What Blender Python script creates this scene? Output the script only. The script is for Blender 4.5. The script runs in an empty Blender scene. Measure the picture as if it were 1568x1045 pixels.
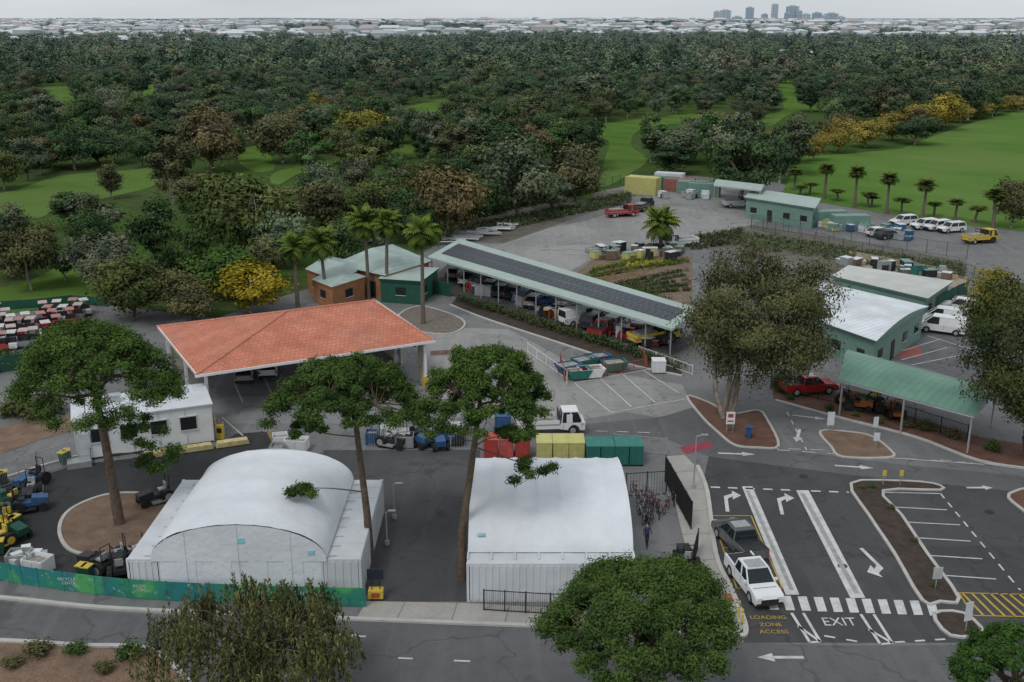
import bpy, math, random
import numpy as np
from mathutils import Vector, Matrix
random.seed(7); rng=np.random.default_rng(7)
U=random.uniform
# ---------------------------------------------------------------- survey
# Camera solved from the photograph. G() triangulates a measured photo point
# onto a real horizontal plane (z metres) -> world metres.
F=1600.; PITCH=math.atan(497/F); CH=34.
cp,sp=math.cos(PITCH),math.sin(PITCH)
def G(u,v,z=0.):
    dz=522.5-v; dy=F*cp+dz*sp; dd=-F*sp+dz*cp
    t=(z-CH)/dd
    return ((u-784)*t,dy*t)
def TOPZ(u,vb,vt):
    y=G(u,vb)[1]; dz=522.5-vt
    return CH+y*(-F*sp+dz*cp)/(F*cp+dz*sp)
def MPX(v,z=0.):
    y=G(784,v,z)[1]; return (y*cp+(CH-z)*sp)/F
# ---------------------------------------------------------------- materials
def newmat(name):
    m=bpy.data.materials.new(name); m.use_nodes=True
    nt=m.node_tree; nt.nodes.clear()
    o=nt.nodes.new('ShaderNodeOutputMaterial'); return m,nt,o
def N(nt,t,**k):
    n=nt.nodes.new(t)
    for a,b in k.items(): setattr(n,a,b)
    return n
def mixc(nt,fac,a,b,bt='MIX'):
    n=nt.nodes.new('ShaderNodeMix'); n.data_type='RGBA'; n.blend_type=bt
    for i,x in ((0,fac),(6,a),(7,b)):
        if isinstance(x,bpy.types.NodeSocket): nt.links.new(x,n.inputs[i])
        elif i==0: n.inputs[0].default_value=x
        else: n.inputs[i].default_value=(*x[:3],1)
    return n.outputs[2]
def noise(nt,vec,scale,detail=4,rough=.6):
    n=N(nt,'ShaderNodeTexNoise'); n.inputs['Scale'].default_value=scale
    n.inputs['Detail'].default_value=detail; n.inputs['Roughness'].default_value=rough
    nt.links.new(vec,n.inputs['Vector']); return n.outputs['Fac']
def rmap(nt,x,a,b,c=0.,d=1.):
    n=N(nt,'ShaderNodeMapRange'); nt.links.new(x,n.inputs[0])
    for i,q in enumerate((a,b,c,d)): n.inputs[i+1].default_value=q
    return n.outputs[0]
MC={}
def M(name,col,var=.2,scale=1.5,rough=.7,metal=0.,bump=0.,fine=0.,dirt=None):
    if name in MC: return MC[name]
    m,nt,o=newmat(name)
    tc=N(nt,'ShaderNodeTexCoord').outputs['Object']
    b=N(nt,'ShaderNodeBsdfPrincipled'); nt.links.new(b.outputs[0],o.inputs[0])
    n1=noise(nt,tc,scale)
    lo=[c*(1-var) for c in col]; hi=[min(1,c*(1+var)) for c in col]
    c=mixc(nt,rmap(nt,n1,.3,.7),lo,hi)
    if fine:
        n2=noise(nt,tc,scale*14,3,.7)
        c=mixc(nt,rmap(nt,n2,.35,.65,0,fine),c,[x*.35 for x in col])
    if dirt:
        n3=noise(nt,tc,scale*.33,5,.65)
        c=mixc(nt,rmap(nt,n3,.45,.75,0,.75),c,dirt)
    nt.links.new(c,b.inputs['Base Color'])
    b.inputs['Roughness'].default_value=rough; b.inputs['Metallic'].default_value=metal
    b.inputs['Specular IOR Level'].default_value=.3
    if bump:
        bp=N(nt,'ShaderNodeBump'); bp.inputs['Strength'].default_value=bump; bp.inputs['Distance'].default_value=.1
        nt.links.new(noise(nt,tc,scale*3),bp.inputs['Height']); nt.links.new(bp.outputs[0],b.inputs['Normal'])
    MC[name]=m; return m
def asphalt(name,col,patch=.25,tint=(1,1,1)):
    m,nt,o=newmat(name)
    tc=N(nt,'ShaderNodeTexCoord').outputs['Object']
    b=N(nt,'ShaderNodeBsdfPrincipled'); nt.links.new(b.outputs[0],o.inputs[0])
    b.inputs['Roughness'].default_value=.85; b.inputs['Specular IOR Level'].default_value=.25
    c0=[col*t for t in tint]
    c=mixc(nt,rmap(nt,noise(nt,tc,.09,5,.6),.35,.65),[x*(1-patch) for x in c0],[x*(1+patch) for x in c0])
    c=mixc(nt,rmap(nt,noise(nt,tc,.7,5,.7),.45,.75,0,.5),c,[x*.6 for x in c0])
    vp=N(nt,'ShaderNodeTexVoronoi'); vp.distance='CHEBYCHEV'; vp.inputs['Scale'].default_value=.085; nt.links.new(tc,vp.inputs['Vector'])
    sc_=N(nt,'ShaderNodeSeparateColor'); nt.links.new(vp.outputs['Color'],sc_.inputs[0])
    c=mixc(nt,rmap(nt,sc_.outputs[0],.72,.74,0,.28),c,[x*.6 for x in c0])
    c=mixc(nt,rmap(nt,sc_.outputs[1],.8,.82,0,.22),c,[x*1.5 for x in c0])
    mp=N(nt,'ShaderNodeMapping'); mp.inputs['Scale'].default_value=(1.1,.06,1); nt.links.new(tc,mp.inputs[0])
    c=mixc(nt,rmap(nt,noise(nt,mp.outputs[0],1.0,3),.5,.8,0,.5),c,[x*1.45 for x in c0])
    c=mixc(nt,rmap(nt,noise(nt,tc,.45,2,.5),.66,.74,0,.55),c,[x*.4 for x in c0])
    c=mixc(nt,rmap(nt,noise(nt,tc,1.7,3,.6),.62,.72,0,.4),c,[x*.45 for x in c0])
    c=mixc(nt,rmap(nt,noise(nt,tc,9,2,.8),.35,.7,0,.4),c,[x*.68 for x in c0])
    vo=N(nt,'ShaderNodeTexVoronoi'); vo.feature='DISTANCE_TO_EDGE'; vo.inputs['Scale'].default_value=.11
    wn=N(nt,'ShaderNodeTexNoise'); wn.inputs['Scale'].default_value=.5; nt.links.new(tc,wn.inputs['Vector'])
    va=N(nt,'ShaderNodeVectorMath',operation='MULTIPLY_ADD'); nt.links.new(wn.outputs['Color'],va.inputs[0])
    va.inputs[1].default_value=(4,4,0); nt.links.new(tc,va.inputs[2]); nt.links.new(va.outputs[0],vo.inputs['Vector'])
    c=mixc(nt,rmap(nt,vo.outputs['Distance'],.004,.012,.45,0),c,[x*.4 for x in c0])
    nt.links.new(c,b.inputs['Base Color'])
    return m
def foliage_mat(name):
    m,nt,o=newmat(name)
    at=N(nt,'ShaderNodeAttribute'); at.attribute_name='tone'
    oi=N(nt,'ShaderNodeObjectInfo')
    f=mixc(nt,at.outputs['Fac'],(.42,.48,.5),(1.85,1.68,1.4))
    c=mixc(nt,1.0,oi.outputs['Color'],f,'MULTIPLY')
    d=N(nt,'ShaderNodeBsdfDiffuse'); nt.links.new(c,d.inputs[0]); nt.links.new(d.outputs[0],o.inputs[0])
    return m
LEAF=foliage_mat('foliage')
BARK=M('bark_brown',(.13,.095,.07),.35,3,.9,bump=.5); BARKP=M('bark_pale',(.30,.26,.21),.4,2,.85); BARKG=M('bark_palm',(.16,.13,.105),.3,5,.9)
WHITE=M('white_paint',(.74,.75,.76),.04,1,.45,dirt=(.6,.59,.56))
FABRIC=M('white_fabric',(.72,.745,.78),.06,.5,.55,bump=.7,dirt=(.60,.62,.65))
DARK=M('dark_plastic',(.03,.03,.033),.3,3,.5); TYRE=M('tyre_rubber',(.02,.02,.02),.2,3,.8)
GLASS=M('tinted_glass',(.02,.025,.03),.1,3,.08); STEEL=M('galvanised_steel',(.42,.43,.43),.15,4,.45,.4)
BLACK=M('black_metal',(.02,.02,.02),.1,3,.5); REDP=M('red_paint',(.40,.06,.05),.15,2,.5); YEL=M('yellow_paint',(.60,.43,.06),.12,2,.5)
TEAL=M('teal_paint',(.03,.15,.13),.15,2,.5); BLUE=M('blue_paint',(.04,.10,.22),.15,2,.5); GRNP=M('dark_green_paint',(.02,.09,.06),.15,2,.6)
ORNG=M('orange_paint',(.6,.17,.03),.12,2,.5)
CONC=M('concrete',(.42,.40,.37),.12,.6,.85,fine=.25,dirt=(.3,.28,.26)); KERB=M('kerb_concrete',(.5,.48,.45),.12,1,.85,fine=.2)
MULCH=M('bark_mulch',(.25,.165,.115),.3,.8,.95,bump=.6,fine=.7); DMULCH=M('dark_mulch',(.075,.055,.045),.35,1.2,.95,bump=.6,fine=.7)
RMULCH=M('red_soil',(.17,.09,.065),.3,.8,.95,bump=.5,fine=.6)
PALEGREEN=M('pale_green_roof',(.36,.44,.40),.08,.6,.5,dirt=(.3,.37,.34)); MIDGREEN=M('green_wall',(.17,.28,.235),.1,.6,.5)
LINE=M('line_paint',(.64,.64,.62),.1,3,.7,fine=.25,dirt=(.30,.30,.30)); YLINE=M('yellow_line_paint',(.52,.35,.06),.15,3,.7,fine=.4)
# ---------------------------------------------------------------- mesh builder
class MB:
    def __init__(s): s.v=[];s.f=[];s.m=[];s.mats=[]
    def mi(s,mat):
        if mat not in s.mats: s.mats.append(mat)
        return s.mats.index(mat)
    def add(s,vs,fs,mat):
        b=len(s.v); s.v+= [tuple(x) for x in vs]; i=s.mi(mat)
        for f in fs: s.f.append([b+k for k in f]); s.m.append(i)
    def box(s,c,d,mat,rz=0.,tap=1.):
        x,y,z=d[0]/2,d[1]/2,d[2]/2; vs=[]
        cr,sr=math.cos(rz),math.sin(rz)
        for sz in (-1,1):
            k=tap if sz>0 else 1
            for a,b in ((-1,-1),(1,-1),(1,1),(-1,1)):
                px,py=a*x*k,b*y*k
                vs.append((c[0]+px*cr-py*sr,c[1]+px*sr+py*cr,c[2]+sz*z))
        s.add(vs,[(3,2,1,0),(4,5,6,7),(0,1,5,4),(1,2,6,5),(2,3,7,6),(3,0,4,7)],mat)
    def loft(s,b4,t4,mat,cap=True,capmat=None):
        s.add(list(b4)+list(t4),[(0,1,5,4),(1,2,6,5),(2,3,7,6),(3,0,4,7)],mat)
        if cap: s.add(list(t4),[(0,1,2,3)],capmat or mat)
    def prism(s,p,y0,y1,mat):
        n=len(p); vs=[(a,y0,b) for a,b in p]+[(a,y1,b) for a,b in p]
        s.add(vs,[tuple(range(n)),tuple(range(2*n-1,n-1,-1))]+[((i+1)%n,i,n+i,n+(i+1)%n) for i in range(n)],mat)
    def extr(s,p,z0,z1,mat,top=None):
        n=len(p); vs=[(a,b,z0) for a,b in p]+[(a,b,z1) for a,b in p]
        s.add(vs,[(i,(i+1)%n,n+(i+1)%n,n+i) for i in range(n)],mat); s.add([(a,b,z1) for a,b in p],[tuple(range(n))],top or mat)
    def poly(s,p,mat): s.add(p,[tuple(range(len(p)))],mat)
    def cyl(s,a,b,r0,r1,mat,n=8,cap=True):
        a=Vector(a);b=Vector(b);d=(b-a).normalized(); q=d.to_track_quat('Z','Y'); vs=[]
        for c,r in ((a,r0),(b,r1)):
            for i in range(n):
                t=2*math.pi*i/n; vs.append(tuple(c+q@Vector((r*math.cos(t),r*math.sin(t),0))))
        fs=[(i,(i+1)%n,n+(i+1)%n,n+i) for i in range(n)]
        if cap: fs+=[tuple(range(n-1,-1,-1)),tuple(range(n,2*n))]
        s.add(vs,fs,mat)
    def mesh(s,name,smooth=False):
        me=bpy.data.meshes.new(name); me.from_pydata(s.v,[],s.f)
        for m in s.mats: me.materials.append(m)
        me.polygons.foreach_set('material_index',s.m)
        if smooth: me.polygons.foreach_set('use_smooth',[True]*len(s.f))
        me.update(); return me
    def build(s,name,loc=(0,0,0),rz=0.,parent=None,bevel=0.,smooth=False):
        return place(name,s.mesh(name,smooth),loc,rz,parent,bevel)
COL=bpy.context.scene.collection
def place(name,me,loc=(0,0,0),rz=0.,parent=None,bevel=0.,scale=(1,1,1),color=None):
    o=bpy.data.objects.new(name,me); COL.objects.link(o); o.location=loc; o.rotation_euler=(0,0,rz); o.scale=scale
    if parent: o.parent=parent
    if color: o.color=(*color,1)
    if bevel:
        b=o.modifiers.new('bevel','BEVEL'); b.width=bevel; b.segments=2; b.limit_method='ANGLE'
    return o
def empty(name,loc=(0,0,0),rz=0.):
    e=bpy.data.objects.new(name,None); COL.objects.link(e); e.location=loc; e.rotation_euler=(0,0,rz); return e
def smooth(pts,n=6,closed=True):
    out=[];L=len(pts)
    for i in range(L if closed else L-1):
        g=(lambda k: pts[k%L]) if closed else (lambda k: pts[max(0,min(L-1,k))])
        p0,p1,p2,p3=g(i-1),g(i),g(i+1),g(i+2)
        for j in range(n):
            t=j/n
            out.append(tuple(.5*((2*p1[k])+(-p0[k]+p2[k])*t+(2*p0[k]-5*p1[k]+4*p2[k]-p3[k])*t*t+(-p0[k]+3*p1[k]-3*p2[k]+p3[k])*t**3) for k in (0,1)))
    if not closed: out.append(tuple(pts[-1]))
    return out
def sheet(name,px,z,mat,sm=0,raw=False):
    p=px if raw else [G(*q) for q in px]
    if sm: p=smooth(p,sm)
    b=MB(); b.poly([(x,y,z) for x,y in p],mat); return b.build(name)
def ribbon(pts,w):
    L=[];R=[]
    for i,p in enumerate(pts):
        a=pts[max(0,i-1)]; c=pts[min(len(pts)-1,i+1)]
        dx,dy=c[0]-a[0],c[1]-a[1]; l=math.hypot(dx,dy) or 1; nx,ny=-dy/l*w/2,dx/l*w/2
        L.append((p[0]+nx,p[1]+ny)); R.append((p[0]-nx,p[1]-ny))
    return L,R
def kerb(name,px,w=.28,h=.13,z0=.02,mat=KERB,sm=5,closed=False,raw=False):
    p=px if raw else [G(*q) for q in px]
    if sm: p=smooth(p,sm,closed)
    if closed: p=p+[p[0]]
    L,R=ribbon(p,w); b=MB(); n=len(p); vs=[]
    for l,r in zip(L,R): vs+=[(l[0],l[1],z0),(l[0],l[1],z0+h),(r[0],r[1],z0+h),(r[0],r[1],z0)]
    fs=[]
    for i in range(n-1):
        for k in range(3): fs.append((4*i+k,4*i+k+1,4*i+4+k+1,4*i+4+k))
    b.add(vs,fs,mat); return b.build(name)
MK=MB(); MKY=MB()   # road markings
def line(u0,v0,u1,v1,w=.13,dash=None,z=.052,mb=None,mat=LINE):
    a=Vector(G(u0,v0));c=Vector(G(u1,v1)); seg(a,c,w,dash,z,mb or MK,mat)
def seg(a,c,w,dash,z,mb,mat):
    L=(c-a).length; d=(c-a)/L; n=Vector((-d.y,d.x))*w/2; t=0
    while t<L:
        e=min(L,t+(dash[0] if dash else L)); p=a+d*t;q=a+d*e
        mb.poly([(p.x+n.x,p.y+n.y,z),(p.x-n.x,p.y-n.y,z),(q.x-n.x,q.y-n.y,z),(q.x+n.x,q.y+n.y,z)],mat)
        t=e+(dash[1] if dash else 1)
def arrow(u,v,deg,L=3.,kind='s',z=.053):
    c=G(u,v); a=math.radians(deg)
    if kind=='s': shapes=[[(-.13,-.5*L),(.13,-.5*L),(.13,.15*L),(-.13,.15*L)],[(-.4,.15*L),(.4,.15*L),(0,.5*L)]]
    else:
        shapes=[[(-.13,-.5*L),(.13,-.5*L),(.13,.1*L),(-.13,.22*L)],[(-.13,.22*L),(.13,.1*L),(.5,.22*L),(.5,.36*L)],[(.5,.08*L),(.5,.5*L),(1.15,.29*L)]]
    for s in shapes:
        MK.poly([(c[0]+x*math.cos(a)-y*math.sin(a),c[1]+x*math.sin(a)+y*math.cos(a),z) for x,y in s],LINE)
# ---------------------------------------------------------------- ground
def inpoly(x,y,P):
    r=False;j=len(P)-1
    for i in range(len(P)):
        xi,yi=P[i];xj,yj=P[j]
        if (yi>y)!=(yj>y) and x<(xj-xi)*(y-yi)/(yj-yi)+xi: r=not r
        j=i
    return r
def hz(x,y):
    k=min(1,max(0,(y-1500)/1500.)); 
    return k*(5*math.sin(x/610+1)+4*math.sin(y/430+x/900)+5*k)
gm,nt,o=newmat('ground_grass')
tc=N(nt,'ShaderNodeTexCoord').outputs['Object']; b=N(nt,'ShaderNodeBsdfPrincipled'); nt.links.new(b.outputs[0],o.inputs[0])
c=mixc(nt,rmap(nt,noise(nt,tc,.03,5),.4,.6),(.06,.12,.026),(.085,.11,.045))
c=mixc(nt,rmap(nt,noise(nt,tc,.6,5,.7),.4,.65),c,(.045,.07,.025))
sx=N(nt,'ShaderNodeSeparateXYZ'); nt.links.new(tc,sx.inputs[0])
c=mixc(nt,rmap(nt,sx.outputs[1],500,6000,0,.85),c,(.22,.28,.31))  # aerial haze painted into the ground colour, stronger with distance
nt.links.new(c,b.inputs['Base Color']); b.inputs['Roughness'].default_value=1; b.inputs['Specular IOR Level'].default_value=0
ys=[-60,0,60,130,250,500,900,1300]+[1500+200*i for i in range(30)]+[8000,9500,12000,16000]
xs=[-12000,-8000,-5000]+[-4000+250*i for i in range(33)]+[5000,8000,12000]
vs=[(x,y,hz(x,y)) for y in ys for x in xs]; nx=len(xs)
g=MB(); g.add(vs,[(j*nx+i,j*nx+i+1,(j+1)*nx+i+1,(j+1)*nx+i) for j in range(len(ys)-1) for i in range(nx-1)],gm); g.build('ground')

def grassmat(name,a,bb,sc=.05):
    m,nt,o=newmat(name); tc=N(nt,'ShaderNodeTexCoord').outputs['Object']; b=N(nt,'ShaderNodeBsdfDiffuse'); nt.links.new(b.outputs[0],o.inputs[0])
    c=mixc(nt,rmap(nt,noise(nt,tc,sc,5),.35,.65),a,bb)
    c=mixc(nt,rmap(nt,noise(nt,tc,1.2,4,.7),.4,.75,0,.4),c,[x*.6 for x in a])
    c=mixc(nt,rmap(nt,noise(nt,tc,.012,3,.6),.45,.7,0,.6),c,(.15,.2,.07))
    wv=N(nt,'ShaderNodeTexWave'); wv.bands_direction='DIAGONAL'; wv.inputs['Scale'].default_value=.035; wv.inputs['Distortion'].default_value=1.; wv.inputs['Detail Scale'].default_value=.3; nt.links.new(tc,wv.inputs[0])
    c=mixc(nt,rmap(nt,wv.outputs['Fac'],.3,.7,0,.14),c,(.13,.22,.06))
    nt.links.new(c,b.inputs[0]); return m
FAIR=grassmat('fairway_grass',(.07,.135,.026),(.11,.185,.042)); FIELD=grassmat('field_grass',(.075,.16,.028),(.12,.21,.052),.03)
fair_px=[
 [(-150,290),(0,296),(90,270),(200,261),(233,258),(240,282),(180,300),(95,318),(60,334),(0,338),(-150,345)],
 [(10,440),(60,424),(110,399),(142,418),(144,462),(90,470),(0,482),(-150,500),(-150,455)],
 [(425,284),(470,262),(560,241),(640,235),(658,220),(603,225),(500,246),(420,265)],
 [(358,239),(395,224),(422,255),(390,264)],
 [(795,204),(850,196),(955,186),(1060,174),(1064,186),(985,197),(966,222),(992,245),(960,269),(920,288),(924,250),(929,215),(860,213)],
 [(66,136),(90,130),(120,140),(112,160),(80,162)],
 [(605,174),(640,160),(690,152),(698,168),(650,178)],
 [(1185,130),(1215,125),(1225,160),(1280,150),(1287,166),(1215,174),(1180,194),(1168,180),(1200,165)],
 [(155,150),(250,126),(264,136),(170,160)],
 [(1060,52),(1095,46),(1100,52),(1065,58)],
 [(868,290),(905,284),(907,302),(880,304)],
 [(-60,375),(40,368),(60,378),(10,392),(-60,398)],
]
fair=[[G(*q) for q in P] for P in fair_px]
field=[G(*q) for q in [(1195,300),(1215,262),(1230,240),(1300,236),(1380,228),(1440,205),(1490,188),(1568,168),(1800,150),(1900,360),(1568,355),(1450,342),(1340,325)]]
for i,P in enumerate(fair): sheet('fairway',P,.05+.004*i,FAIR,4,True)
sheet('sports_field',field,.05,FIELD,0,True)
pave=[G(*q) for q in [(-500,1180),(2100,1180),(2000,420),(1620,345),(1440,335),(1260,300),(1190,280),(1040,268),(960,285),(860,305),(690,362),(640,392),(440,452),(330,488),(150,465),(0,482),(-500,520)]]
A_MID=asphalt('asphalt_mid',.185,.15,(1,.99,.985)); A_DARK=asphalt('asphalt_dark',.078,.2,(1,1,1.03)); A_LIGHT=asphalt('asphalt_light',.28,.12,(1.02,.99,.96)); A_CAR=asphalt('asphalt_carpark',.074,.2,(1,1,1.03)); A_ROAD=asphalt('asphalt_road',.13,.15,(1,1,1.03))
A_VDARK=asphalt('asphalt_new',.048,.2)
sheet('pavement_yard',pave,.02,A_MID,0,True)
sheet('concrete_yard',[(705,385),(705,372),(770,374),(840,350),(900,338),(975,312),(1010,296),(1100,292),(1240,318),(1160,340),(1110,370),(1000,388),(900,400),(860,424)],.024,A_LIGHT)
sheet('forecourt',[(640,500),(780,505),(880,560),(1045,590),(1060,625),(1010,640),(960,632),(880,645),(700,640),(650,600)],.026,A_LIGHT)
sheet('asphalt_loop',[(-160,770),(-60,752),(60,730),(115,713),(325,688),(362,664),(408,662),(425,695),(500,695),(480,760),(240,880),(205,905),(60,888),(-160,850)],.0265,A_VDARK)
sheet('asphalt_lane',[(495,690),(735,690),(735,760),(716,922),(560,922),(500,900)],.0305,A_DARK)
sheet('carpark_asphalt',[(1075,745),(1085,700),(1180,705),(1300,725),(1620,745),(1720,975),(1620,985),(1140,985),(1100,900)],.028,A_CAR)
sheet('junction_asphalt',[(870,652),(1010,640),(1060,625),(1100,660),(1200,690),(1380,712),(1620,735),(1620,760),(1300,728),(1085,700),(1020,672),(880,672)],.033,A_ROAD)
sheet('access_road',[(-300,925),(0,922),(150,937),(350,948),(560,952),(820,962),(1140,985),(1300,990),(1900,985),(1900,1180),(-400,1180),(-300,1010)],.036,A_ROAD)
sheet('shed_floor',[(320,668),(330,570),(620,520),(655,590),(600,640),(430,660)],.032,asphalt('shed_concrete',.22,.12))
sheet('side_carpark_asphalt',[(1350,545),(1430,500),(1500,440),(1700,480),(1700,620),(1500,590)],.0285,A_ROAD)
sheet('footpath',[(562,922),(716,925),(808,930),(1000,940),(1078,945),(1055,860),(1040,800),(1018,700),(1048,698),(1070,720),(1083,755),(1095,850),(1140,962),(1125,975),(1060,972),(808,960),(545,950)],.06,CONC)
jb=MB()
for u0,v0,u1,v1 in [(620,924,606,953),(700,925,690,957),(780,929,772,959),(860,934,855,963),(940,938,938,967),(1020,942,1022,969),(1055,860,1098,858),(1046,820,1091,818),(1038,785,1087,782),(1030,750,1082,750),(1024,725,1070,722),(1064,895,1110,893),(1072,925,1124,925)]: line(u0,v0,u1,v1,.05,None,.064,jb,M('joint',(.16,.15,.14)))
jb.build('footpath_joints')
sheet('tactile_paving',[(1106,910),(1122,910),(1127,923),(1110,924)],.066,M('tactile_red',(.42,.1,.06)))
sheet('red_paving',[(1345,548),(1360,530),(1410,532),(1412,548)],.034,M('red_asphalt',(.3,.1,.09),.2,1,.9,fine=.3))
sheet('red_crossing',[(1040,686),(1085,676),(1092,686),(1050,696)],.038,M('red_paint_road',(.35,.06,.09),.2,1,.9,fine=.3))
# verges
sheet('mulch_verge',[(-400,1005),(-100,988),(0,985),(120,992),(235,1000),(300,1060),(340,1180),(-500,1180)],.045,MULCH)
sheet('mulch_verge',[(-300,670),(-60,668),(0,655),(70,640),(122,638),(120,658),(60,675),(0,697),(-100,720),(-300,740)],.04,MULCH)
isl=smooth([G(*q) for q in [(91,812),(108,782),(160,760),(215,757),(258,768),(262,790),(235,822),(190,846),(145,852),(105,842)]],5)
sheet('tree_island',isl,.09,MULCH,0,True); kerb('kerb',isl,.25,.12,.02,KERB,0,True,True)
def island(px,mat=RMULCH,sm=4,nm='tree_island'):
    p=smooth([G(*q) for q in px],sm); sheet(nm,p,.09,mat,0,True); kerb('kerb',p,.22,.12,.02,KERB,0,True,True)
island([(1052,608),(1085,618),(1120,635),(1160,630),(1175,645),(1192,684),(1160,687),(1125,683),(1100,664),(1075,640)])
island([(1256,662),(1300,663),(1335,670),(1364,692),(1362,702),(1290,701),(1272,685)],MULCH)
island([(1303,742),(1370,738),(1428,742),(1440,752),(1352,753),(1380,790),(1420,850),(1468,918),(1440,923),(1412,921),(1370,850),(1330,790)],DMULCH,3,'planter_bed')
island([(1430,942),(1475,941),(1505,972),(1455,975)],DMULCH,3,'planter_bed')
island([(608,488),(640,470),(690,482),(712,497),(690,512),(640,508)],M('gravel_bed',(.2,.17,.14),.3,2,.95,fine=.5),4,'planter_bed')
island([(1545,758),(1600,748),(1600,800),(1560,778)],RMULCH,3)
sheet('garden_bed',[(1180,578),(1290,610),(1400,640),(1500,670),(1620,690),(1620,725),(1500,705),(1400,668),(1290,640),(1185,612)],.05,RMULCH)
kerb('kerb',[(1187,614),(1290,642),(1400,670),(1500,707),(1600,722)])
sheet('garden_bed',[(700,455),(760,475),(850,500),(960,530),(1040,560),(1045,575),(950,555),(840,520),(740,487),(690,468)],.05,DMULCH)
kerb('kerb',[(690,468),(740,488),(840,521),(950,556),(1045,577)])
sheet('nursery_ground',[(690,366),(700,345),(830,305),(960,290),(975,300),(880,335),(770,372)],.045,M('nursery_soil',(.15,.135,.11),.3,.5,.9,fine=.4))
sheet('nursery_ground',[(1080,362),(1150,345),(1480,400),(1480,440),(1300,420),(1090,385)],.045,M('nursery_soil',(.11,.10,.085)))
sheet('garden_plots',[(870,430),(905,400),(1010,385),(1060,395),(1060,470),(980,455)],.047,M('tan_soil',(.22,.16,.115),.25,.5,.95,fine=.6))
sheet('dirt_ground',[(1280,392),(1340,388),(1480,420),(1480,445),(1330,412)],.05,M('tan_sand',(.40,.33,.25),.2,.3,.95,fine=.4))
kerb('kerb',[(-200,905),(0,917),(150,932),(350,942),(545,950),(808,960),(1000,966),(1060,974),(1125,977),(1142,964),(1120,905),(1096,850),(1083,755),(1068,715)],.3,.14)
kerb('kerb',[(-100,985),(0,983),(120,990),(235,998),(300,1060)],.3)
kerb('kerb',[(-100,758),(0,735),(60,716),(118,700)],.25)
# markings
def quad(pts,z=.052,mat=LINE,mb=None): (mb or MK).poly([(*G(*p),z) for p in pts],mat)
quad([(1136,746),(1152,746),(1224,912),(1203,912)]); quad([(1219,752),(1238,752),(1325,917),(1302,917)])
GI=M('median_fill',(.36,.36,.36),.2,2,.8,fine=.3)
quad([(1142,752),(1147,752),(1216,905),(1209,905)],.056,GI); quad([(1225,757),(1232,757),(1316,910),(1308,910)],.056,GI)
for s in ([(1212,940),(1240,985)],[(1230,940),(1256,984)],[(1318,942),(1348,988)],[(1338,942),(1366,986)],[(1240,985),(1256,984)],[(1348,988),(1366,986)],[(1222,960),(1256,984)],[(1330,965),(1366,986)]): line(*s[0],*s[1],.18)
for i in range(11):
    u=1172+i*24.5; v=913+i*.9
    quad([(u,v),(u+14,v),(u+21,v+22),(u+7,v+22)],.054)
line(1088,747,1218,752,.22,(.7,.6)); line(1242,753,1300,755,.22,(.7,.6)); line(1262,975,1320,985,.15,(.6,.6)); line(1370,985,1450,980,.15,(.6,.6))
for s in ([(1358,777),(1450,782)],[(1374,800),(1470,805)],[(1392,824),(1486,830)],[(1408,851),(1504,857)],[(1426,881),(1525,888)],[(1352,755),(1440,757)],[(1446,909),(1470,909)]): line(*s[0],*s[1],.12)
line(1440,757,1562,905,.13,(.8,.7))
for s in ([(880,588),(935,632)],[(915,577),(967,624)],[(950,571),(1003,617)],[(985,568),(1040,603)],[(935,633),(1050,612)],[(880,588),(990,567)]): line(*s[0],*s[1],.12)
for s in ([(405,580),(420,612)],[(360,590),(372,618)],[(430,575),(448,610)],[(340,640),(372,668)]): line(*s[0],*s[1],.12)
for i in range(5): line(415+i*4,582+i*6,436+i*4,578+i*6,.1)
line(1205,632,1235,690,.12,(1,1)); line(1190,690,1560,715,.12,(1,1)); line(1330,700,1560,716,.12); line(1260,690,1190,688,.12,(1,.8)); line(1440,705,1600,722,.1,(.8,.8))
line(520,975,560,976,.14); line(610,1009,632,1010,.14); line(695,1013,720,1014,.14); line(880,660,1010,664,.12,(1,.8)); line(700,400,860,345,.1); line(780,395,905,365,.1)
for s in ([(1360,545),(1440,520)],[(1395,560),(1470,545)],[(1380,552),(1455,532)],[(1420,515),(1500,540)],[(1450,500),(1520,525)]): line(*s[0],*s[1],.12)
arrow(1112,768,-8,3.6,'r'); arrow(1194,772,-8,3.6,'r'); arrow(1340,862,190,3.8,'r'); arrow(1195,1008,90,2.6); arrow(1128,696,-95,3); arrow(1308,716,-100,3); arrow(1240,640,-110,3); arrow(1222,668,160,3); arrow(520,974,90,2)
arrow(1500,748,-90,2)
MK.build('road_markings')
def yl(*a,w=.1): line(*a,w,None,.053,MKY,YLINE)
yl(1090,791,1150,791); yl(1150,791,1198,902); yl(1090,791,1128,902); yl(1128,902,1198,902)
for i in range(6): yl(1096+6*i,806+17*i,1150+8*i,795+18*i+8)
for s in ((1468,909,1590,912),(1490,944,1600,946),(1468,909,1490,944)): yl(*s)
for i in range(7): yl(1474+14*i,910,1506+16*i,944,w=.16)
MKY.build('road_markings')
def gtext(txt,u,v,size,mat,ys=1.3,name='road_text'):
    cu=bpy.data.curves.new(name,'FONT'); cu.body=txt; cu.size=size; cu.align_x='CENTER'; cu.align_y='CENTER'
    cu.materials.append(mat); ob=bpy.data.objects.new(name,cu); COL.objects.link(ob); ob.location=(*G(u,v),.054); ob.scale=(1,ys,1); return ob
gtext('EXIT',1285,954,.98,LINE,1.25); gtext('LOADING',1176,947,.48,YLINE,1.1); gtext('ZONE',1180,958,.48,YLINE,1.1); gtext('ACCESS',1185,969,.48,YLINE,1.1)
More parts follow.
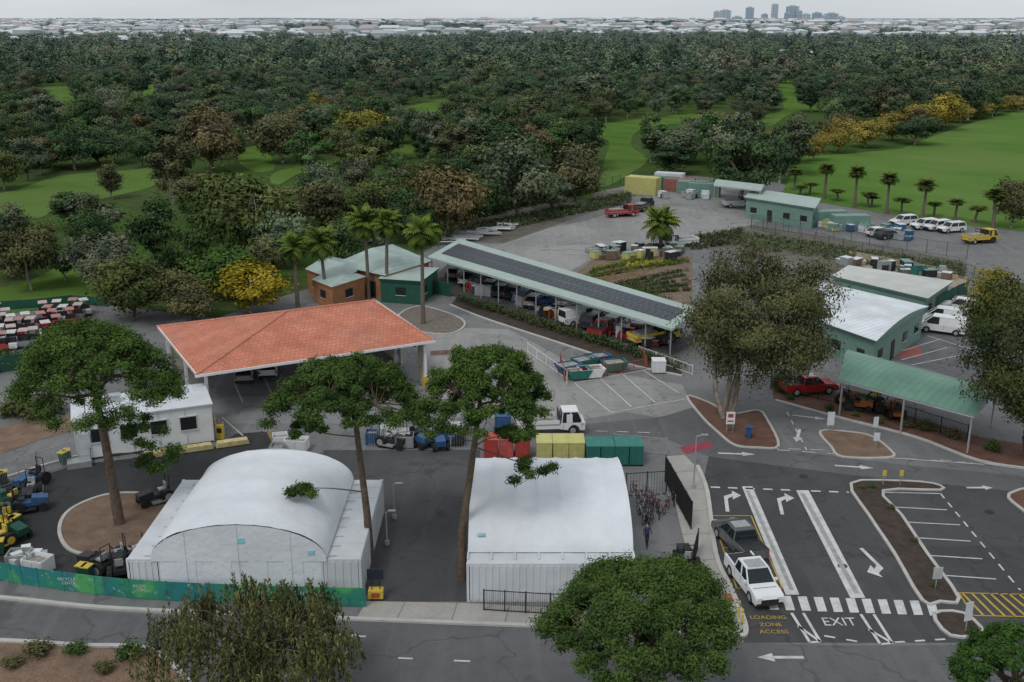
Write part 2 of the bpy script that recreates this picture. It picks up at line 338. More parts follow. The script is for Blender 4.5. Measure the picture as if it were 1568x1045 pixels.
# ---------------------------------------------------------------- trees
def tube(pts,rad,n=6):
    V=[];Fq=[]
    P=[Vector(p) for p in pts]
    for i,p in enumerate(P):
        d=(P[min(len(P)-1,i+1)]-P[max(0,i-1)]).normalized(); q=d.to_track_quat('Z','Y')
        for k in range(n):
            t=2*math.pi*k/n; V.append(p+q@Vector((rad[i]*math.cos(t),rad[i]*math.sin(t),0)))
    for i in range(len(P)-1):
        for k in range(n): Fq.append((i*n+k,i*n+(k+1)%n,(i+1)*n+(k+1)%n,(i+1)*n+k))
    return np.array([tuple(v) for v in V]),np.array(Fq)
def unit(a): return a/np.maximum(1e-6,np.linalg.norm(a,axis=-1,keepdims=True))
def leafcloud(C,R,n,size,asp=.55,up=.5,drop=0.,R_=None,rn=.6,cen=None):
    k=len(C); d=unit(R_.normal(size=(k,n,3))); rr=R_.random((k,n,1))**.45
    P=C[:,None]+d*rr*R[:,None]*(1+.25*R_.normal(size=(k,n,1)))
    nn=d*.7+R_.normal(size=(k,n,3))*rn+np.array([0,0,up])
    if cen is not None: nn=nn+unit(P-cen[:,None])*.9
    nn=unit(nn)
    t=unit(np.cross(nn,R_.normal(size=(k,n,3)))); 
    if drop: t=unit(t*(1-drop)+np.array([0,0,-1.])*drop)
    b=np.cross(nn,t); s=size*(.6+.8*R_.random((k,n,1)))
    Q=np.stack([P+t*s,P+b*s*asp,P-t*s,P-b*s*asp],2).reshape(-1,3)
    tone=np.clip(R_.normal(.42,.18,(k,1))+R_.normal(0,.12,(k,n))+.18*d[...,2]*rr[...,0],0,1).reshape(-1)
    return Q,tone
def treemesh(name,woods,Q,tone,bark):
    V=[];Fs=[];off=0
    for v,f in woods: V.append(v);Fs.append(f+off);off+=len(v)
    nw=sum(len(f) for f in Fs); nq=len(Q)//4
    V.append(Q); Fs.append(np.arange(nq*4).reshape(-1,4)+off)
    V=np.concatenate(V).astype(np.float32); Fq=np.concatenate(Fs).astype(np.int32)
    me=bpy.data.meshes.new(name); me.vertices.add(len(V)); me.vertices.foreach_set('co',V.ravel())
    me.loops.add(Fq.size); me.loops.foreach_set('vertex_index',Fq.ravel())
    me.polygons.add(len(Fq)); me.polygons.foreach_set('loop_start',np.arange(len(Fq),dtype=np.int32)*4)
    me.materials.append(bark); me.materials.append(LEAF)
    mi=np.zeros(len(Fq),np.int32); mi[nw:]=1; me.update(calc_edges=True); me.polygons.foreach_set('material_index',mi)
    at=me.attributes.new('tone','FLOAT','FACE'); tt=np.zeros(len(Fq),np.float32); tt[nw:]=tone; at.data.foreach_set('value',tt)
    me.update(); return me
def limb(a,b,r0,r1,R_,sag=.15,n=5):
    a=np.array(a,float);b=np.array(b,float);L=np.linalg.norm(b-a); pts=[];rs=[]
    off=R_.normal(size=3)*L*.07
    for i in range(n+1):
        t=i/n; p=a+(b-a)*t+off*math.sin(math.pi*t)+np.array([0,0,L*sag*math.sin(math.pi*t)*.5]); pts.append(p); rs.append(r0+(r1-r0)*t)
    return tube(pts,rs,5)
def euc(seed,H=12.,Rr=5.,ncl=26,nl=260,size=.24,lo=.3,bark=BARKP,center=(0,0),asp=.5,drop=.3,name='eucalyptus',crad=(.24,.38),twin=False,tr=None):
    R_=np.random.default_rng(seed); woods=[]; tr=tr or H*.026
    cz=H*(lo+1)/2; hr=H*(1-lo)/2*.88
    d=unit(R_.normal(size=(ncl,3))); f=(.35+.6*R_.random((ncl,1))**.6)
    C=d*f*np.array([Rr*.88,Rr*.88,hr]); C[:,2]+=cz
    w=np.clip((C[:,2]-H*lo)/(H*(1-lo)),0,1); C[:,:2]=C[:,:2]*(.78+.28*w)[:,None]
    C[:,0]+=center[0]; C[:,1]+=center[1]
    cr=Rr*(crad[0]+(crad[1]-crad[0])*R_.random((ncl,1))); R=np.concatenate([cr*1.1,cr*1.1,cr*.8],1)
    cen=np.tile(np.array([center[0],center[1],cz-.1*H]),(ncl,1))
    Q,tone=leafcloud(C,R,nl,size,asp,.5,drop,R_,.5,cen)
    nf=3 if not twin else 4; forks=[]
    base=np.array([0,0,0.]); fk=np.array([center[0]*.3+R_.normal()*.2,center[1]*.3,max(H*.14,H*lo*.9)])
    if not twin: woods.append(limb(base,fk,tr,tr*.75,R_,0))
    for i in range(nf):
        a=2*math.pi*i/nf+R_.random(); q=.4 if not twin else .22; e=np.array([center[0]*(.9 if not twin else .6)+math.cos(a)*Rr*q,center[1]+math.sin(a)*Rr*q,H*(.5+.2*R_.random())])
        st=fk if not twin else base+np.array([(i%2)*.6,(i//2)*.3,0]); woods.append(limb(st,e,tr*.62,tr*.3,R_,.1)); forks.append((st,e))
    for c in C:
        j=min(range(nf),key=lambda k:np.linalg.norm(forks[k][1]-c)); st=forks[j][0]*.35+forks[j][1]*.65 if R_.random()<.5 else forks[j][1]
        woods.append(limb(st,c+np.array([0,0,.2]),tr*.2,tr*.05,R_,.1,3))
    return treemesh(name,woods,Q,tone,bark)
def pine(seed,H,Rr,zb,lean=(0,0),ncl=90,nl=520,size=.13,extra=(),tr=.33,name='pine'):
    R_=np.random.default_rng(seed); C=[]
    lobes=[(R_.random()*6.28,.05+.07*R_.random(),k) for k in (2,3,5)]
    for i in range(ncl):
        a=R_.random()*6.283; r=math.sqrt(R_.random()); edge=1+sum(am*math.sin(k*a+p) for p,am,k in lobes)
        top=zb+(H-zb)*(1-r**2.6*.8)*.95
        z=top if R_.random()<.75 else zb+(top-zb)*(.25+.7*R_.random())
        C.append((lean[0]+r*Rr*.9*edge*math.cos(a),lean[1]+r*Rr*.9*edge*math.sin(a),z-.35+R_.normal()*.15))
    R=[(Rr*.115*(.7+.6*R_.random()),)*2+(Rr*.075,) for _ in C]
    hubs=[]; woods=[]
    zt=zb-.4; tp=np.array([lean[0]*.6,lean[1]*.6,zt])
    pts=[np.array([0,0,-.1]),np.array([lean[0]*.1+R_.normal()*.1,0,zt*.35]),np.array([lean[0]*.35,lean[1]*.3,zt*.7]),tp,np.array([lean[0]*.8,lean[1]*.8,zb+(H-zb)*.4])]
    woods.append(tube(pts,[tr*1.25,tr,tr*.85,tr*.7,tr*.4],8))
    for i in range(11):
        a=i*.57+R_.random()*.5; rr=Rr*(.35+.3*R_.random()); st=pts[3]+(pts[4]-pts[3])*R_.random()
        e=np.array([lean[0]+math.cos(a)*rr,lean[1]+math.sin(a)*rr,zb+(H-zb)*(.2+.3*R_.random())]); woods.append(limb(st,e,tr*.38,tr*.18,R_,.1)); hubs.append(e)
    for c in C:
        h=min(hubs,key=lambda k:np.linalg.norm(k-np.array(c))); woods.append(limb(h,c,tr*.12,tr*.05,R_,.1,3))
    for (ex,ey,ez,er) in extra:
        woods.append(limb(pts[2]*(ez/pts[2][2])*.9 if ez<pts[2][2] else pts[3]*.9,(ex,ey,ez),tr*.22,tr*.08,R_,.0))
        for _ in range(8): C.append((ex+R_.normal()*er*.5,ey+R_.normal()*er*.5,ez+R_.normal()*er*.25)); R.append((er*.32,er*.32,er*.2))
    Q,tone=leafcloud(np.array(C),np.array(R),nl,size,.3,.8,0,R_,.6)
    return treemesh(name,woods,Q,tone,BARK)
def willow(seed,H,Rr,name='willow'):
    R_=np.random.default_rng(seed); woods=[tube([(0,0,0),(.1,0,H*.3),(.2,0,H*.5)],[.35,.28,.2],8)]; Qs=[];T=[]
    for i in range(74):
        a=R_.random()*6.283; r=math.sqrt(R_.random())*Rr*.92; top=H*(.55+.42*math.sqrt(max(0,1-(r/Rr)**2))*(.7+.3*R_.random()))
        c=np.array([r*math.cos(a),r*math.sin(a),top]); woods.append(limb((.2,0,H*.45),c,.07,.02,R_,.25,5)); tn=R_.normal(.45,.2)
        for j in range(11):
            s=c+R_.normal(size=3)*np.array([.5,.5,.3]); L=.9+2.3*R_.random(); n=40
            t=R_.random((n,1)); P=s+np.array([math.cos(a)*.3,math.sin(a)*.3,-L])*t+R_.normal(size=(n,3))*.05
            tt=unit(np.array([0,0,-1.])+R_.normal(size=(n,3))*.45); bb=unit(np.cross(tt,R_.normal(size=(n,3)))); sz=.13*(.6+.8*R_.random((n,1)))
            Qs.append(np.stack([P+tt*sz,P+bb*sz*.3,P-tt*sz,P-bb*sz*.3],1).reshape(-1,3)); T.append(np.clip(R_.normal(tn,.15,n),0,1))
    return treemesh(name,woods,np.concatenate(Qs),np.concatenate(T),BARK)
def palm(seed,H,Rr=2.2,nf=64,tr=.22,name='palm'):
    R_=np.random.default_rng(seed); b=R_.normal(0,.25)
    woods=[tube([(0,0,0),(b*.3,0,H*.4),(b,0,H*.8),(b,0,H)],[tr*1.3,tr,tr*.85,tr*1.1],8)]; Qs=[];T=[]
    for i in range(nf):
        a=R_.random()*6.283; el=math.radians(R_.uniform(-55,85)); L=Rr*R_.uniform(.8,1.1); ca,sa=math.cos(a),math.sin(a)
        m=9; P=[]
        for j in range(m+1):
            t=j/m; e=el-t*t*1.15
            if j==0: p=np.array([b,0,H])
            else: p=p+np.array([ca*math.cos(e),sa*math.cos(e),math.sin(e)])*L/m
            P.append(p.copy())
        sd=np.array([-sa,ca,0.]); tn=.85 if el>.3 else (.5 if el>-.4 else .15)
        for j in range(1,m+1):
            w=Rr*.26*math.sin(math.pi*(.15+.8*j/m)); d=P[j]-P[j-1]
            for s in (-1,1):
                Qs.append(np.array([P[j-1],P[j-1]+d*.45,P[j]+sd*s*w+np.array([0,0,-w*.5])+d*.7,P[j-1]+sd*s*w*.8+np.array([0,0,-w*.5])+d*.3])); T.append(np.clip(R_.normal(tn,.12),0,1))
    return treemesh(name,woods,np.concatenate(Qs),np.array(T),BARKG)
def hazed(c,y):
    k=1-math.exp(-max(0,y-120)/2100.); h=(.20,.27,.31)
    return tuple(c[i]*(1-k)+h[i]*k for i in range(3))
protos=[euc(11,12,5.2,30,180,.29,.10),euc(12,12,4.6,26,190,.3,.16),euc(13,12,5.8,36,160,.3,.08,drop=.1),euc(14,12,4.0,24,200,.28,.06,BARK),euc(15,12,5.0,36,150,.27,.16,crad=(.17,.3)),euc(16,12,4.4,28,180,.29,.05,BARK,drop=.5),
 euc(17,12,6.4,34,180,.31,.12,BARK,drop=.1),euc(18,12,3.4,22,200,.27,.08),euc(19,12,5.5,22,170,.26,.2,crad=(.16,.26))]
PR=[5.2,4.6,5.8,4.0,5.0,4.4,6.4,3.4,5.5]
OLV=(.083,.108,.04);BRN=(.105,.106,.055);YEL_=(.23,.19,.025);DGR=(.046,.082,.034);GRY=(.108,.133,.085);GRN=(.058,.106,.034);RST=(.13,.108,.055)
placed=[]
def tree(u,vb,vt,rpx,color,k=None,name='eucalyptus_tree'):
    x,y=G(u,vb); H=TOPZ(u,vb,vt); R=rpx*MPX(vb); k=random.randrange(9) if k is None else k
    placed.append((x,y,R))
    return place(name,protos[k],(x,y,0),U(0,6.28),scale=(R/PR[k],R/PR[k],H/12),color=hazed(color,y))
for a in [(265,312,200,36,BRN,7),(372,402,246,82,OLV,2),(172,305,246,24,BRN,1),(238,410,296,44,DGR),(150,372,290,48,GRY),(385,480,392,62,YEL_,2),(205,492,392,72,OLV,6),(48,445,335,48,BRN),
 (295,492,430,50,BRN),(505,365,270,52,BRN),(562,365,262,48,OLV),(682,368,238,66,RST,2),(790,338,212,66,GRY,6),(735,345,262,45,DGR),(880,308,218,52,BRN),(560,240,158,50,(.17,.17,.025),2),(432,250,160,52,BRN,2),(325,262,162,56,RST,6),
 (635,225,168,26,DGR),(1135,305,205,62,DGR,5),(1045,250,190,62,GRY,2),(1400,222,172,38,DGR,0),(1548,350,262,36,BRN),(330,345,262,38,OLV),(100,430,370,40,DGR),(262,482,400,52,BRN),
 (455,345,280,42,BRN),(620,372,285,42,DGR),(845,322,262,40,GRY),(1030,268,215,40,DGR),(300,335,262,40,BRN),(110,350,292,38,DGR),(20,425,355,48,BRN,1),(745,255,165,45,DGR),(700,262,190,42,BRN),(250,245,190,50,DGR),(150,252,195,52,DGR),(60,258,205,52,BRN),(480,232,165,40,DGR),
 (20,372,305,34,GRY,7),(68,400,335,34,OLV),(600,305,255,34,GRY),(1515,500,408,48,(.19,.17,.03),6),(340,190,125,34,OLV,7),(905,178,105,42,GRY,7),(1150,170,110,40,DGR,6),(760,150,95,36,OLV,6),(220,120,80,34,DGR,6)]: tree(*a)
for u,vb,vt,r in [(1180,246,202,28),(1212,250,200,32),(1246,246,200,24),(1284,234,180,32),(1325,226,176,34),(1365,216,172,32),(1412,200,152,36),(1440,194,158,26),(1470,188,154,26),(1498,182,150,24),(1524,176,146,22),(1548,172,142,20),(1572,168,140,20)]: tree(u,vb,vt,r,(.23,.19,.035),random.choice([0,2,6]))
# named foreground trees
def put(me,name,x,y,color,rz=0,z=0): placed.append((x,y,3)); return place(name,me,(x,y,z),rz,color=color)
PG=(.062,.11,.032)
x,y=G(183,803); put(pine(1,TOPZ(183,803,494),6.0,9.0,(-.9,.3),230,360,.12,[(3.6,-1.5,5.7,2.0),(2.6,-1,7.4,1.5)],.33),'pine_tree',x,y,PG,z=.09)
x,y=G(567,862); put(pine(2,TOPZ(567,862,546),4.7,10.2,(-.9,.2),170,360,.115,[(-3.6,-.6,5.6,1.5),(-3.6,.2,9.4,1.3)],.25),'pine_tree',x,y,(.057,.1,.031))
x,y=G(708,888); put(pine(3,TOPZ(708,888,530),4.2,10.4,(1.6,.3),170,360,.115,[(4.7,.3,7.5,1.5),(3.0,.4,9.6,1.3)],.25),'pine_tree',x,y,PG)
put(pine(4,9.5,5.1,5.9,(.2,0),260,400,.10,[],.3),'pine_tree',5.9,43.2,(.06,.102,.032))
put(pine(5,8,3.4,4.8,(0,0),100,440,.10,[],.25),'pine_tree',22.6,40.3,(.045,.095,.028))
put(willow(6,6.9,5.4),'willow_tree',-13.,44.6,(.118,.132,.06))
x,y=G(1107,642); put(euc(21,TOPZ(1107,642,360),8.1,140,360,.15,.09,BARKP,(3.1,.5),.42,.4,crad=(.12,.23),twin=True,tr=.42),'eucalyptus_tree',x,y,(.098,.107,.053),z=.09)
x,y=G(1575,700); put(euc(22,TOPZ(1575,700,396),6.2,90,360,.15,.14,BARK,(-1.8,0),.42,.4,crad=(.14,.26),tr=.35),'eucalyptus_tree',x,y,(.068,.088,.038),z=.05)
for u,vb,vt,r,seed in [(565,458,320,27,31),(593,460,322,24,32),(648,497,333,29,33),(456,470,358,24,34),(500,466,350,27,35)]:
    x,y=G(u,vb); H=TOPZ(u,vb,vt+20); put(palm(seed,H,r*MPX(vb)*1.2),'palm_tree',x,y,(.08,.122,.03))
x,y=G(1012,385); put(palm(36,4.5,3.6,70,.3),'palm_tree',x,y,(.09,.13,.035))
pm=[palm(41,9,2.2),palm(42,9,2.0)]
for u,vb,vt in [(1216,292,255),(1262,305,250),(1308,318,255),(1357,328,265),(1412,338,275),(1520,350,290)]:
    x,y=G(u,vb); H=TOPZ(u,vb,vt+8); placed.append((x,y,2)); place('palm_tree',random.choice(pm),(x,y,0),U(0,6),scale=(1.15,1.15,H/9),color=(.055,.08,.025))
for u,vb,vt in [(1240,298,278),(1283,308,288),(1328,318,293),(1380,328,302),(1430,332,308),(1462,338,305),(1492,342,315),(1335,316,298),(1225,300,282)]:
    x,y=G(u,vb); H=TOPZ(u,vb,vt+4); place('palm_tree',random.choice(pm),(x,y,0),U(0,6),scale=(.95,.95,H/9),color=(.06,.09,.03))
# shrubs
shr=treemesh('shrub',[tube([(0,0,0),(0,0,.3)],[.05,.03],5)],*leafcloud(np.array([(0,0,.5),(.4,.2,.4),(-.4,.1,.45),(.1,-.4,.4)]),np.full((4,3),.5),180,.09,.5,.5,0,np.random.default_rng(3)),BARK)
def shrub(u,v,s,c=GRN,name='shrub'): return place(name,shr,(*G(u,v),.04),U(0,6),scale=(s,s,s*U(.7,1.1)),color=c)
for u,v,s in [(60,1002,1.1),(118,1000,.9),(20,1020,.8),(200,1008,1.0),(160,1030,.7),(50,640,2.2),(20,636,1.8),(85,632,1.6),(1200,600,1),(1230,606,.8),(1420,660,1),(1460,672,.9),(1345,648,.7),(1520,690,1),(1390,655,.8),(1195,592,1.2),(1365,780,.4),(1400,830,.4),(1335,748,.4),(1320,748,.4),(1430,900,.4),(1210,612,.6),(1270,628,.6),(1310,638,.5)]: shrub(u,v,s,random.choice([GRN,OLV,BRN]))
def mass(name,cs,r,n,size,color):
    R_=np.random.default_rng(len(cs)); C=np.array(cs,float); R=np.full((len(C),3),r)*np.array([1,1,.8])*(.7+.6*R_.random((len(C),1)))
    Q,t=leafcloud(C,R,n,size,.5,.6,0,R_); me=treemesh(name,[tube([(C[0][0],C[0][1],0),(C[0][0],C[0][1],.3)],[.03,.02],4)],Q,t,BARK); return place(name,me,color=color)
def rows(pa,pb,pc,pd,nr,nc,z=.4,jit=.3,skip=.12):
    A,B,C_,D=[np.array(G(*p)) for p in (pa,pb,pc,pd)]; out=[]
    for i in range(nr):
        s=(i+.5)/nr; a=A+(D-A)*s; b=B+(C_-B)*s
        for j in range(nc):
            if random.random()<skip: continue
            p=a+(b-a)*((j+.5)/nc); out.append((p[0]+U(-jit,jit),p[1]+U(-jit,jit),z))
    return out
mass('nursery_plant_rows',rows((700,352),(965,297),(965,312),(775,352),8,52,.4,.25,.2),.65,45,.17,(.075,.105,.055))
mass('nursery_plant_rows',rows((1140,358),(1475,408),(1478,428),(1120,378),7,64,.4,.15,.3),.55,36,.15,(.09,.12,.06))
mass('nursery_plant_rows',rows((1060,365),(1140,352),(1130,375),(1060,385),5,14),.8,45,.18,(.06,.075,.04))
mass('nursery_plant_rows',rows((925,438),(1050,412),(1056,450),(985,452),5,34,.3,.15,.2),.45,40,.12,(.06,.085,.04))
mass('hedge',rows((705,458),(1040,562),(1042,568),(702,463),2,60,.5,.4),.75,60,.13,(.055,.08,.035))
mass('hedge',rows((895,425),(1050,398),(1052,403),(900,430),2,34,.3),.6,60,.12,(.085,.12,.03))
mass('hedge',rows((895,432),(1000,455),(1030,470),(900,440),2,34,.5),.7,60,.12,(.05,.085,.025))
mass('hedge',rows((900,418),(1000,397),(1002,400),(903,421),1,30,.3),.5,50,.1,(.06,.10,.03))
mass('flower_bed_plants',rows((960,405),(1030,402),(1025,408),(955,412),2,18,.25),.5,50,.1,(.35,.38,.05))
mass('flower_bed_plants',rows((905,415),(985,395),(990,398),(910,418),2,22,.25),.5,50,.1,(.14,.2,.03))
mass('boundary_shrubs',rows((700,340),(870,300),(930,290),(700,332),3,30,1.0,1.2),1.8,120,.25,(.055,.075,.035))
mass('boundary_shrubs',rows((-60,568),(90,548),(90,556),(-60,580),2,16,.9,.6),1.3,120,.16,(.06,.09,.035))
# woodland scatter
def blocked(x,y,h):
    if inpoly(x,y,pave) or inpoly(x,y,field): return True
    for zz in (.0,.45*h,.85*h):
        k=CH/(CH-zz); X,Y=x*k,y*k
        if inpoly(X,Y,field): return True
        for P in fair:
            if inpoly(X,Y,P): return True
    return False
clear=[]
bld=[(1296,78,30,16,6,0),(1215,92,34,14,5,.2),(1390,70,30,10,6,0)]
for u,v,w,d,h,rz in bld: x,y=G(u,v); clear.append((x,y,max(w,d)*.5+2))
wood=empty('woodland')
cols=[(DGR,4.5),(OLV,3),(BRN,1.6),(GRY,2.2),(GRN,2.6),(RST,.3),(YEL_,.07)]
def pick():
    c=random.choices([a for a,_ in cols],[b for _,b in cols])[0]; k=U(.7,1.35); return tuple(max(.01,q*k*U(.93,1.07)) for q in c)
def nearclear(x,y,h):
    k=CH/(CH-.6*h)
    for cx,cy,r in clear:
        if math.hypot(x-cx,y-cy)<r or math.hypot(x*k-cx,y*k-cy)<r*.8: return True
    return False
def patch(x,y): return math.sin(x/23+1.3)+math.sin(y/31+x/57)+math.sin((x+y)/41+.5)
y=125.; cnt=0
while y<560:
    st=8.2+y*.008; x=-(.56*y+25)
    while x<.56*y+25:
        X=x+U(-3,3);Y=y+U(-4,4); k=random.randrange(9); p=patch(X,Y); h=U(6.5,11)+max(0,p)*U(.5,3.0)
        x+=st*U(.85,1.25)
        if blocked(X,Y,h) or nearclear(X,Y,h): continue
        if p<-1.2 and random.random()<.6: continue
        if any((X-a)**2+(Y-b)**2<(r*.75)**2 for a,b,r in placed): continue
        if Y<210 and h>9: h=U(6,9)
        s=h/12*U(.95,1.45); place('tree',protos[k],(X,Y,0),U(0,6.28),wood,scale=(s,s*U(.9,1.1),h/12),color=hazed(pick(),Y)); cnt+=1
    y+=st*.95
def tile(seed,S=50,nt_=16):
    R_=np.random.default_rng(seed); C=[];R=[];B=[];CE=[]
    for i in range(nt_):
        cx,cy=(R_.random(2)-.5)*S; h=7+9*R_.random()**1.4; r=3.4+4.2*R_.random(); bt=R_.normal(.05,.28)
        for j in range(10):
            d=unit(R_.normal(size=3)); C.append((cx+d[0]*r*.6,cy+d[1]*r*.6,h*.56+d[2]*h*.3)); R.append((r*.45,r*.45,h*.18)); B.append(bt); CE.append((cx,cy,h*.45))
    Q,t=leafcloud(np.array(C),np.array(R),22,.72,.6,.4,0,R_,.3,np.array(CE))
    t=np.clip((t-.42)*.4+.38+np.repeat(np.array(B),22),0,1)
    return treemesh('tree_patch',[tube([(0,0,0),(0,0,5)],[.3,.2],5)],Q,t,BARK)
tiles=[tile(s) for s in (51,52,53,54,55,56)]
far=empty('distant_woodland')
y=575.
while y<2300:
    x=-(.54*y+60)
    while x<.54*y+60:
        X=x+U(-12,12);Y=y+U(-12,12); x+=40
        if inpoly(X,Y,field) or any(inpoly(X,Y,P) for P in fair) or nearclear(X,Y,10): continue
        if y>1350 and random.random()<.42: continue
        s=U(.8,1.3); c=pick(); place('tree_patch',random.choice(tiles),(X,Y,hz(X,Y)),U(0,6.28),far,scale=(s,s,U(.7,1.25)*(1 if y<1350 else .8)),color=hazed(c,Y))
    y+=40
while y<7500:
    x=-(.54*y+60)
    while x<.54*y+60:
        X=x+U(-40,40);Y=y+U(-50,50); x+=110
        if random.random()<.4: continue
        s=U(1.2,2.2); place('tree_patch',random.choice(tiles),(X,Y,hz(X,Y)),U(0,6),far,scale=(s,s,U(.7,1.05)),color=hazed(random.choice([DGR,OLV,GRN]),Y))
    y+=120+y*.02
# ---------------------------------------------------------------- distant suburb and city
RF=[M('far_roof_white',(.60,.63,.65),.1,.01),M('far_roof_grey',(.40,.44,.47),.1,.01),M('far_roof_terracotta',(.42,.36,.35),.1,.01)]; FW=M('far_wall',(.46,.48,.49),.1,.01)  # pale bluish haze baked into these far roof and wall colours
def house(mb,x,y,w,d,h,rz,rf,wall,z=0):
    c,s=math.cos(rz),math.sin(rz); t=lambda a,b,q:(x+a*c-b*s,y+a*s+b*c,z+q)
    b4=[t(-w/2,-d/2,0),t(w/2,-d/2,0),t(w/2,d/2,0),t(-w/2,d/2,0)]; t4=[(p[0],p[1],p[2]+h) for p in b4]; mb.loft(b4,t4,wall,False)
    r=d*.22; o=.4
    e=[t(-w/2-o,-d/2-o,h),t(w/2+o,-d/2-o,h),t(w/2+o,d/2+o,h),t(-w/2-o,d/2+o,h)]; r1=t(-w/2+d*.3,0,h+r); r2=t(w/2-d*.3,0,h+r)
    mb.add(e+[r1,r2],[(0,1,5,4),(1,2,5),(2,3,4,5),(3,0,4)],rf)
sb=MB()
for i in range(6200):
    Y=1250+6050*random.random()**.95; X=U(-.54,.54)*Y
    if math.sin(X/190+Y/400)+math.sin(Y/260-X/500)<-.6: continue
    if Y<2300 and random.random()<(.75 if Y<1600 else .35): continue
    big=random.random()<.08; w=U(11,20)*(1.9 if big else 1)*(1+Y/9000)
    house(sb,X,Y,w,U(9,14)*(1.5 if big else 1),U(4,8)+(8 if big else 3),U(-.6,.6),random.choices(RF,[4,3,2])[0],FW,hz(X,Y))
sb.build('distant_suburb')
for u,v,w,d,h,rz in bld:
    mb=MB(); x,y=G(u,v); house(mb,0,0,w,d,h,0,RF[0],FW)
    for i in range(int(w/4)): mb.box((-w/2+2+i*4,-d/2-.05,h*.5),(1.6,.1,1.4),RF[1])
    mb.build('clubhouse_building',(x,y,0),rz)
TW=[M('tower_pale',(.52,.58,.63),.05,.01),M('tower_blue',(.41,.49,.56),.05,.01)]; TB=M('tower_glass',(.30,.38,.45),.05,.01,.4)  # tower colours paled and blued to carry painted distance haze
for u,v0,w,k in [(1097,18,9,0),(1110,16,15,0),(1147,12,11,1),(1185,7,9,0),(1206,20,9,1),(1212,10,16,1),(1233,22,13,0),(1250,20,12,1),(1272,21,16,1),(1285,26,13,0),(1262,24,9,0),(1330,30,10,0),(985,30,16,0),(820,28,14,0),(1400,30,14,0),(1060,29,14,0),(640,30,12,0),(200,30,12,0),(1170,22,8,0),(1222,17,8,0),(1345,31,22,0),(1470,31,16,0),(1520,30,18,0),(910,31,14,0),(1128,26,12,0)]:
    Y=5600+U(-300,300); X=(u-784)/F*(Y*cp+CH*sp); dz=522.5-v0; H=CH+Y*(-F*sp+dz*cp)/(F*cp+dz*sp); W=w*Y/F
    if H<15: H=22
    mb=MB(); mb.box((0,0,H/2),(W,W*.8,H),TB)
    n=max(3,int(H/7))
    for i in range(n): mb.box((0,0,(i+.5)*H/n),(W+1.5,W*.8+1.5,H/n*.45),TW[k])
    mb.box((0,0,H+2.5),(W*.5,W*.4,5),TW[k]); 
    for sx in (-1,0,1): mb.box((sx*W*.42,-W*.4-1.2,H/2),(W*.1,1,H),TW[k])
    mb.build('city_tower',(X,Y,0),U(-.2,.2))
# ---------------------------------------------------------------- tents
def container(mb,cx,cy,w,l,h,mat,rz=0,z0=0.):
    mb.box((cx,cy,z0+h/2),(w,l,h),mat,rz)
    c,s=math.cos(rz),math.sin(rz)
    def rb(a,b,da,db,zc,hh): mb.box((cx+a*c-b*s,cy+a*s+b*c,z0+zc),(da,db,hh),mat,rz)
    n=int(l/.45)
    for i in range(n):
        b=-l/2+(i+.5)*l/n
        for sd in (-1,1): rb(sd*(w/2+.02),b,.04,l/n*.5,h*.5,h*.88)
    n=int(w/.4)
    for i in range(n):
        a=-w/2+(i+.5)*w/n
        for sd in (-1,1): rb(a,sd*(l/2+.02),w/n*.45,.04,h*.5,h*.88)
    for sd in (-1,1):
        for se in (-1,1): rb(sd*(w/2-.06),se*(l/2-.06),.2,.2,h*.5,h+.04)
    nn=max(1,int(max(w,l)/1.5))
    for i in range(nn):
        if l>=w: rb(0,-l/2+(i+.5)*l/nn,w*.96,.5*l/nn,h+.008,.016)
        else: rb(-w/2+(i+.5)*w/nn,0,.5*w/nn,l*.96,h+.008,.016)
WC=M('container_white',(.62,.64,.67),.06,.8,.5,dirt=(.48,.48,.47))
a=G(203,908);b_=G(555,922);c_=G(585,790);d_=G(290,782)
x0=(a[0]+d_[0])/2;x1=(b_[0]+c_[0])/2;y0=(a[1]+b_[1])/2;y1=(c_[1]+d_[1])/2
e=empty('storage_tent',(0,0,0)); mb=MB(); wl=2.0; wr=2.4; zc=2.6
container(mb,x0+wl/2,(y0+y1)/2,wl,y1-y0,zc,WC); container(mb,x1-wr/2,(y0+y1)/2,wr,y1-y0,zc,WC); mb.build('containers',parent=e)
mb=MB(); ks=9
for i in range(ks):
    xa_=x0+wl+(x1-x0-wl-wr)*i/ks; wd=(x1-x0-wl-wr)/ks; mb.box((xa_+wd/2,y0-.02-.03*(i%2),1.3),(wd+.002,.05,2.7),FABRIC)
mb.build('front_skirt',parent=e)
mb=MB(); xa,xb=x0+wl*.75,x1-wr*.85
n=36;m=30; vs=[]; R_=np.random.default_rng(9)
for j in range(m+1):
    t=j/m; yy=y0-.05+(y1-y0)*t; rise=2.3+.35*math.sin(math.pi*min(1,t*1.1)); 
    for i in range(n+1):
        th=math.pi*i/n; sag=.09*abs(math.sin(math.pi*t*4))+.02*math.sin(7*th+9*t)+.012*R_.normal(); cx=math.copysign(abs(math.cos(th))**.9,math.cos(th))
        vs.append(((xa+xb)/2-(xb-xa)/2*cx,yy,2.66+(rise-sag)*math.sin(th)))
mb.add(vs,[(j*(n+1)+i,j*(n+1)+i+1,(j+1)*(n+1)+i+1,(j+1)*(n+1)+i) for j in range(m) for i in range(n)],FABRIC)
mb.build('roof_canopy',parent=e,smooth=True)
mb=MB(); 
for yy,rise in ((y0-.08,2.28),(y1-.02,2.35)):
    mb.poly([(xa,yy,2.5)]+[((xa+xb)/2-(xb-xa)/2*math.cos(math.pi*i/n),yy,2.66+rise*math.sin(math.pi*i/n)) for i in range(n+1)]+[(xb,yy,2.5)],FABRIC)
CY=M('cyan_tape',(.3,.58,.66),.15,4,.6)
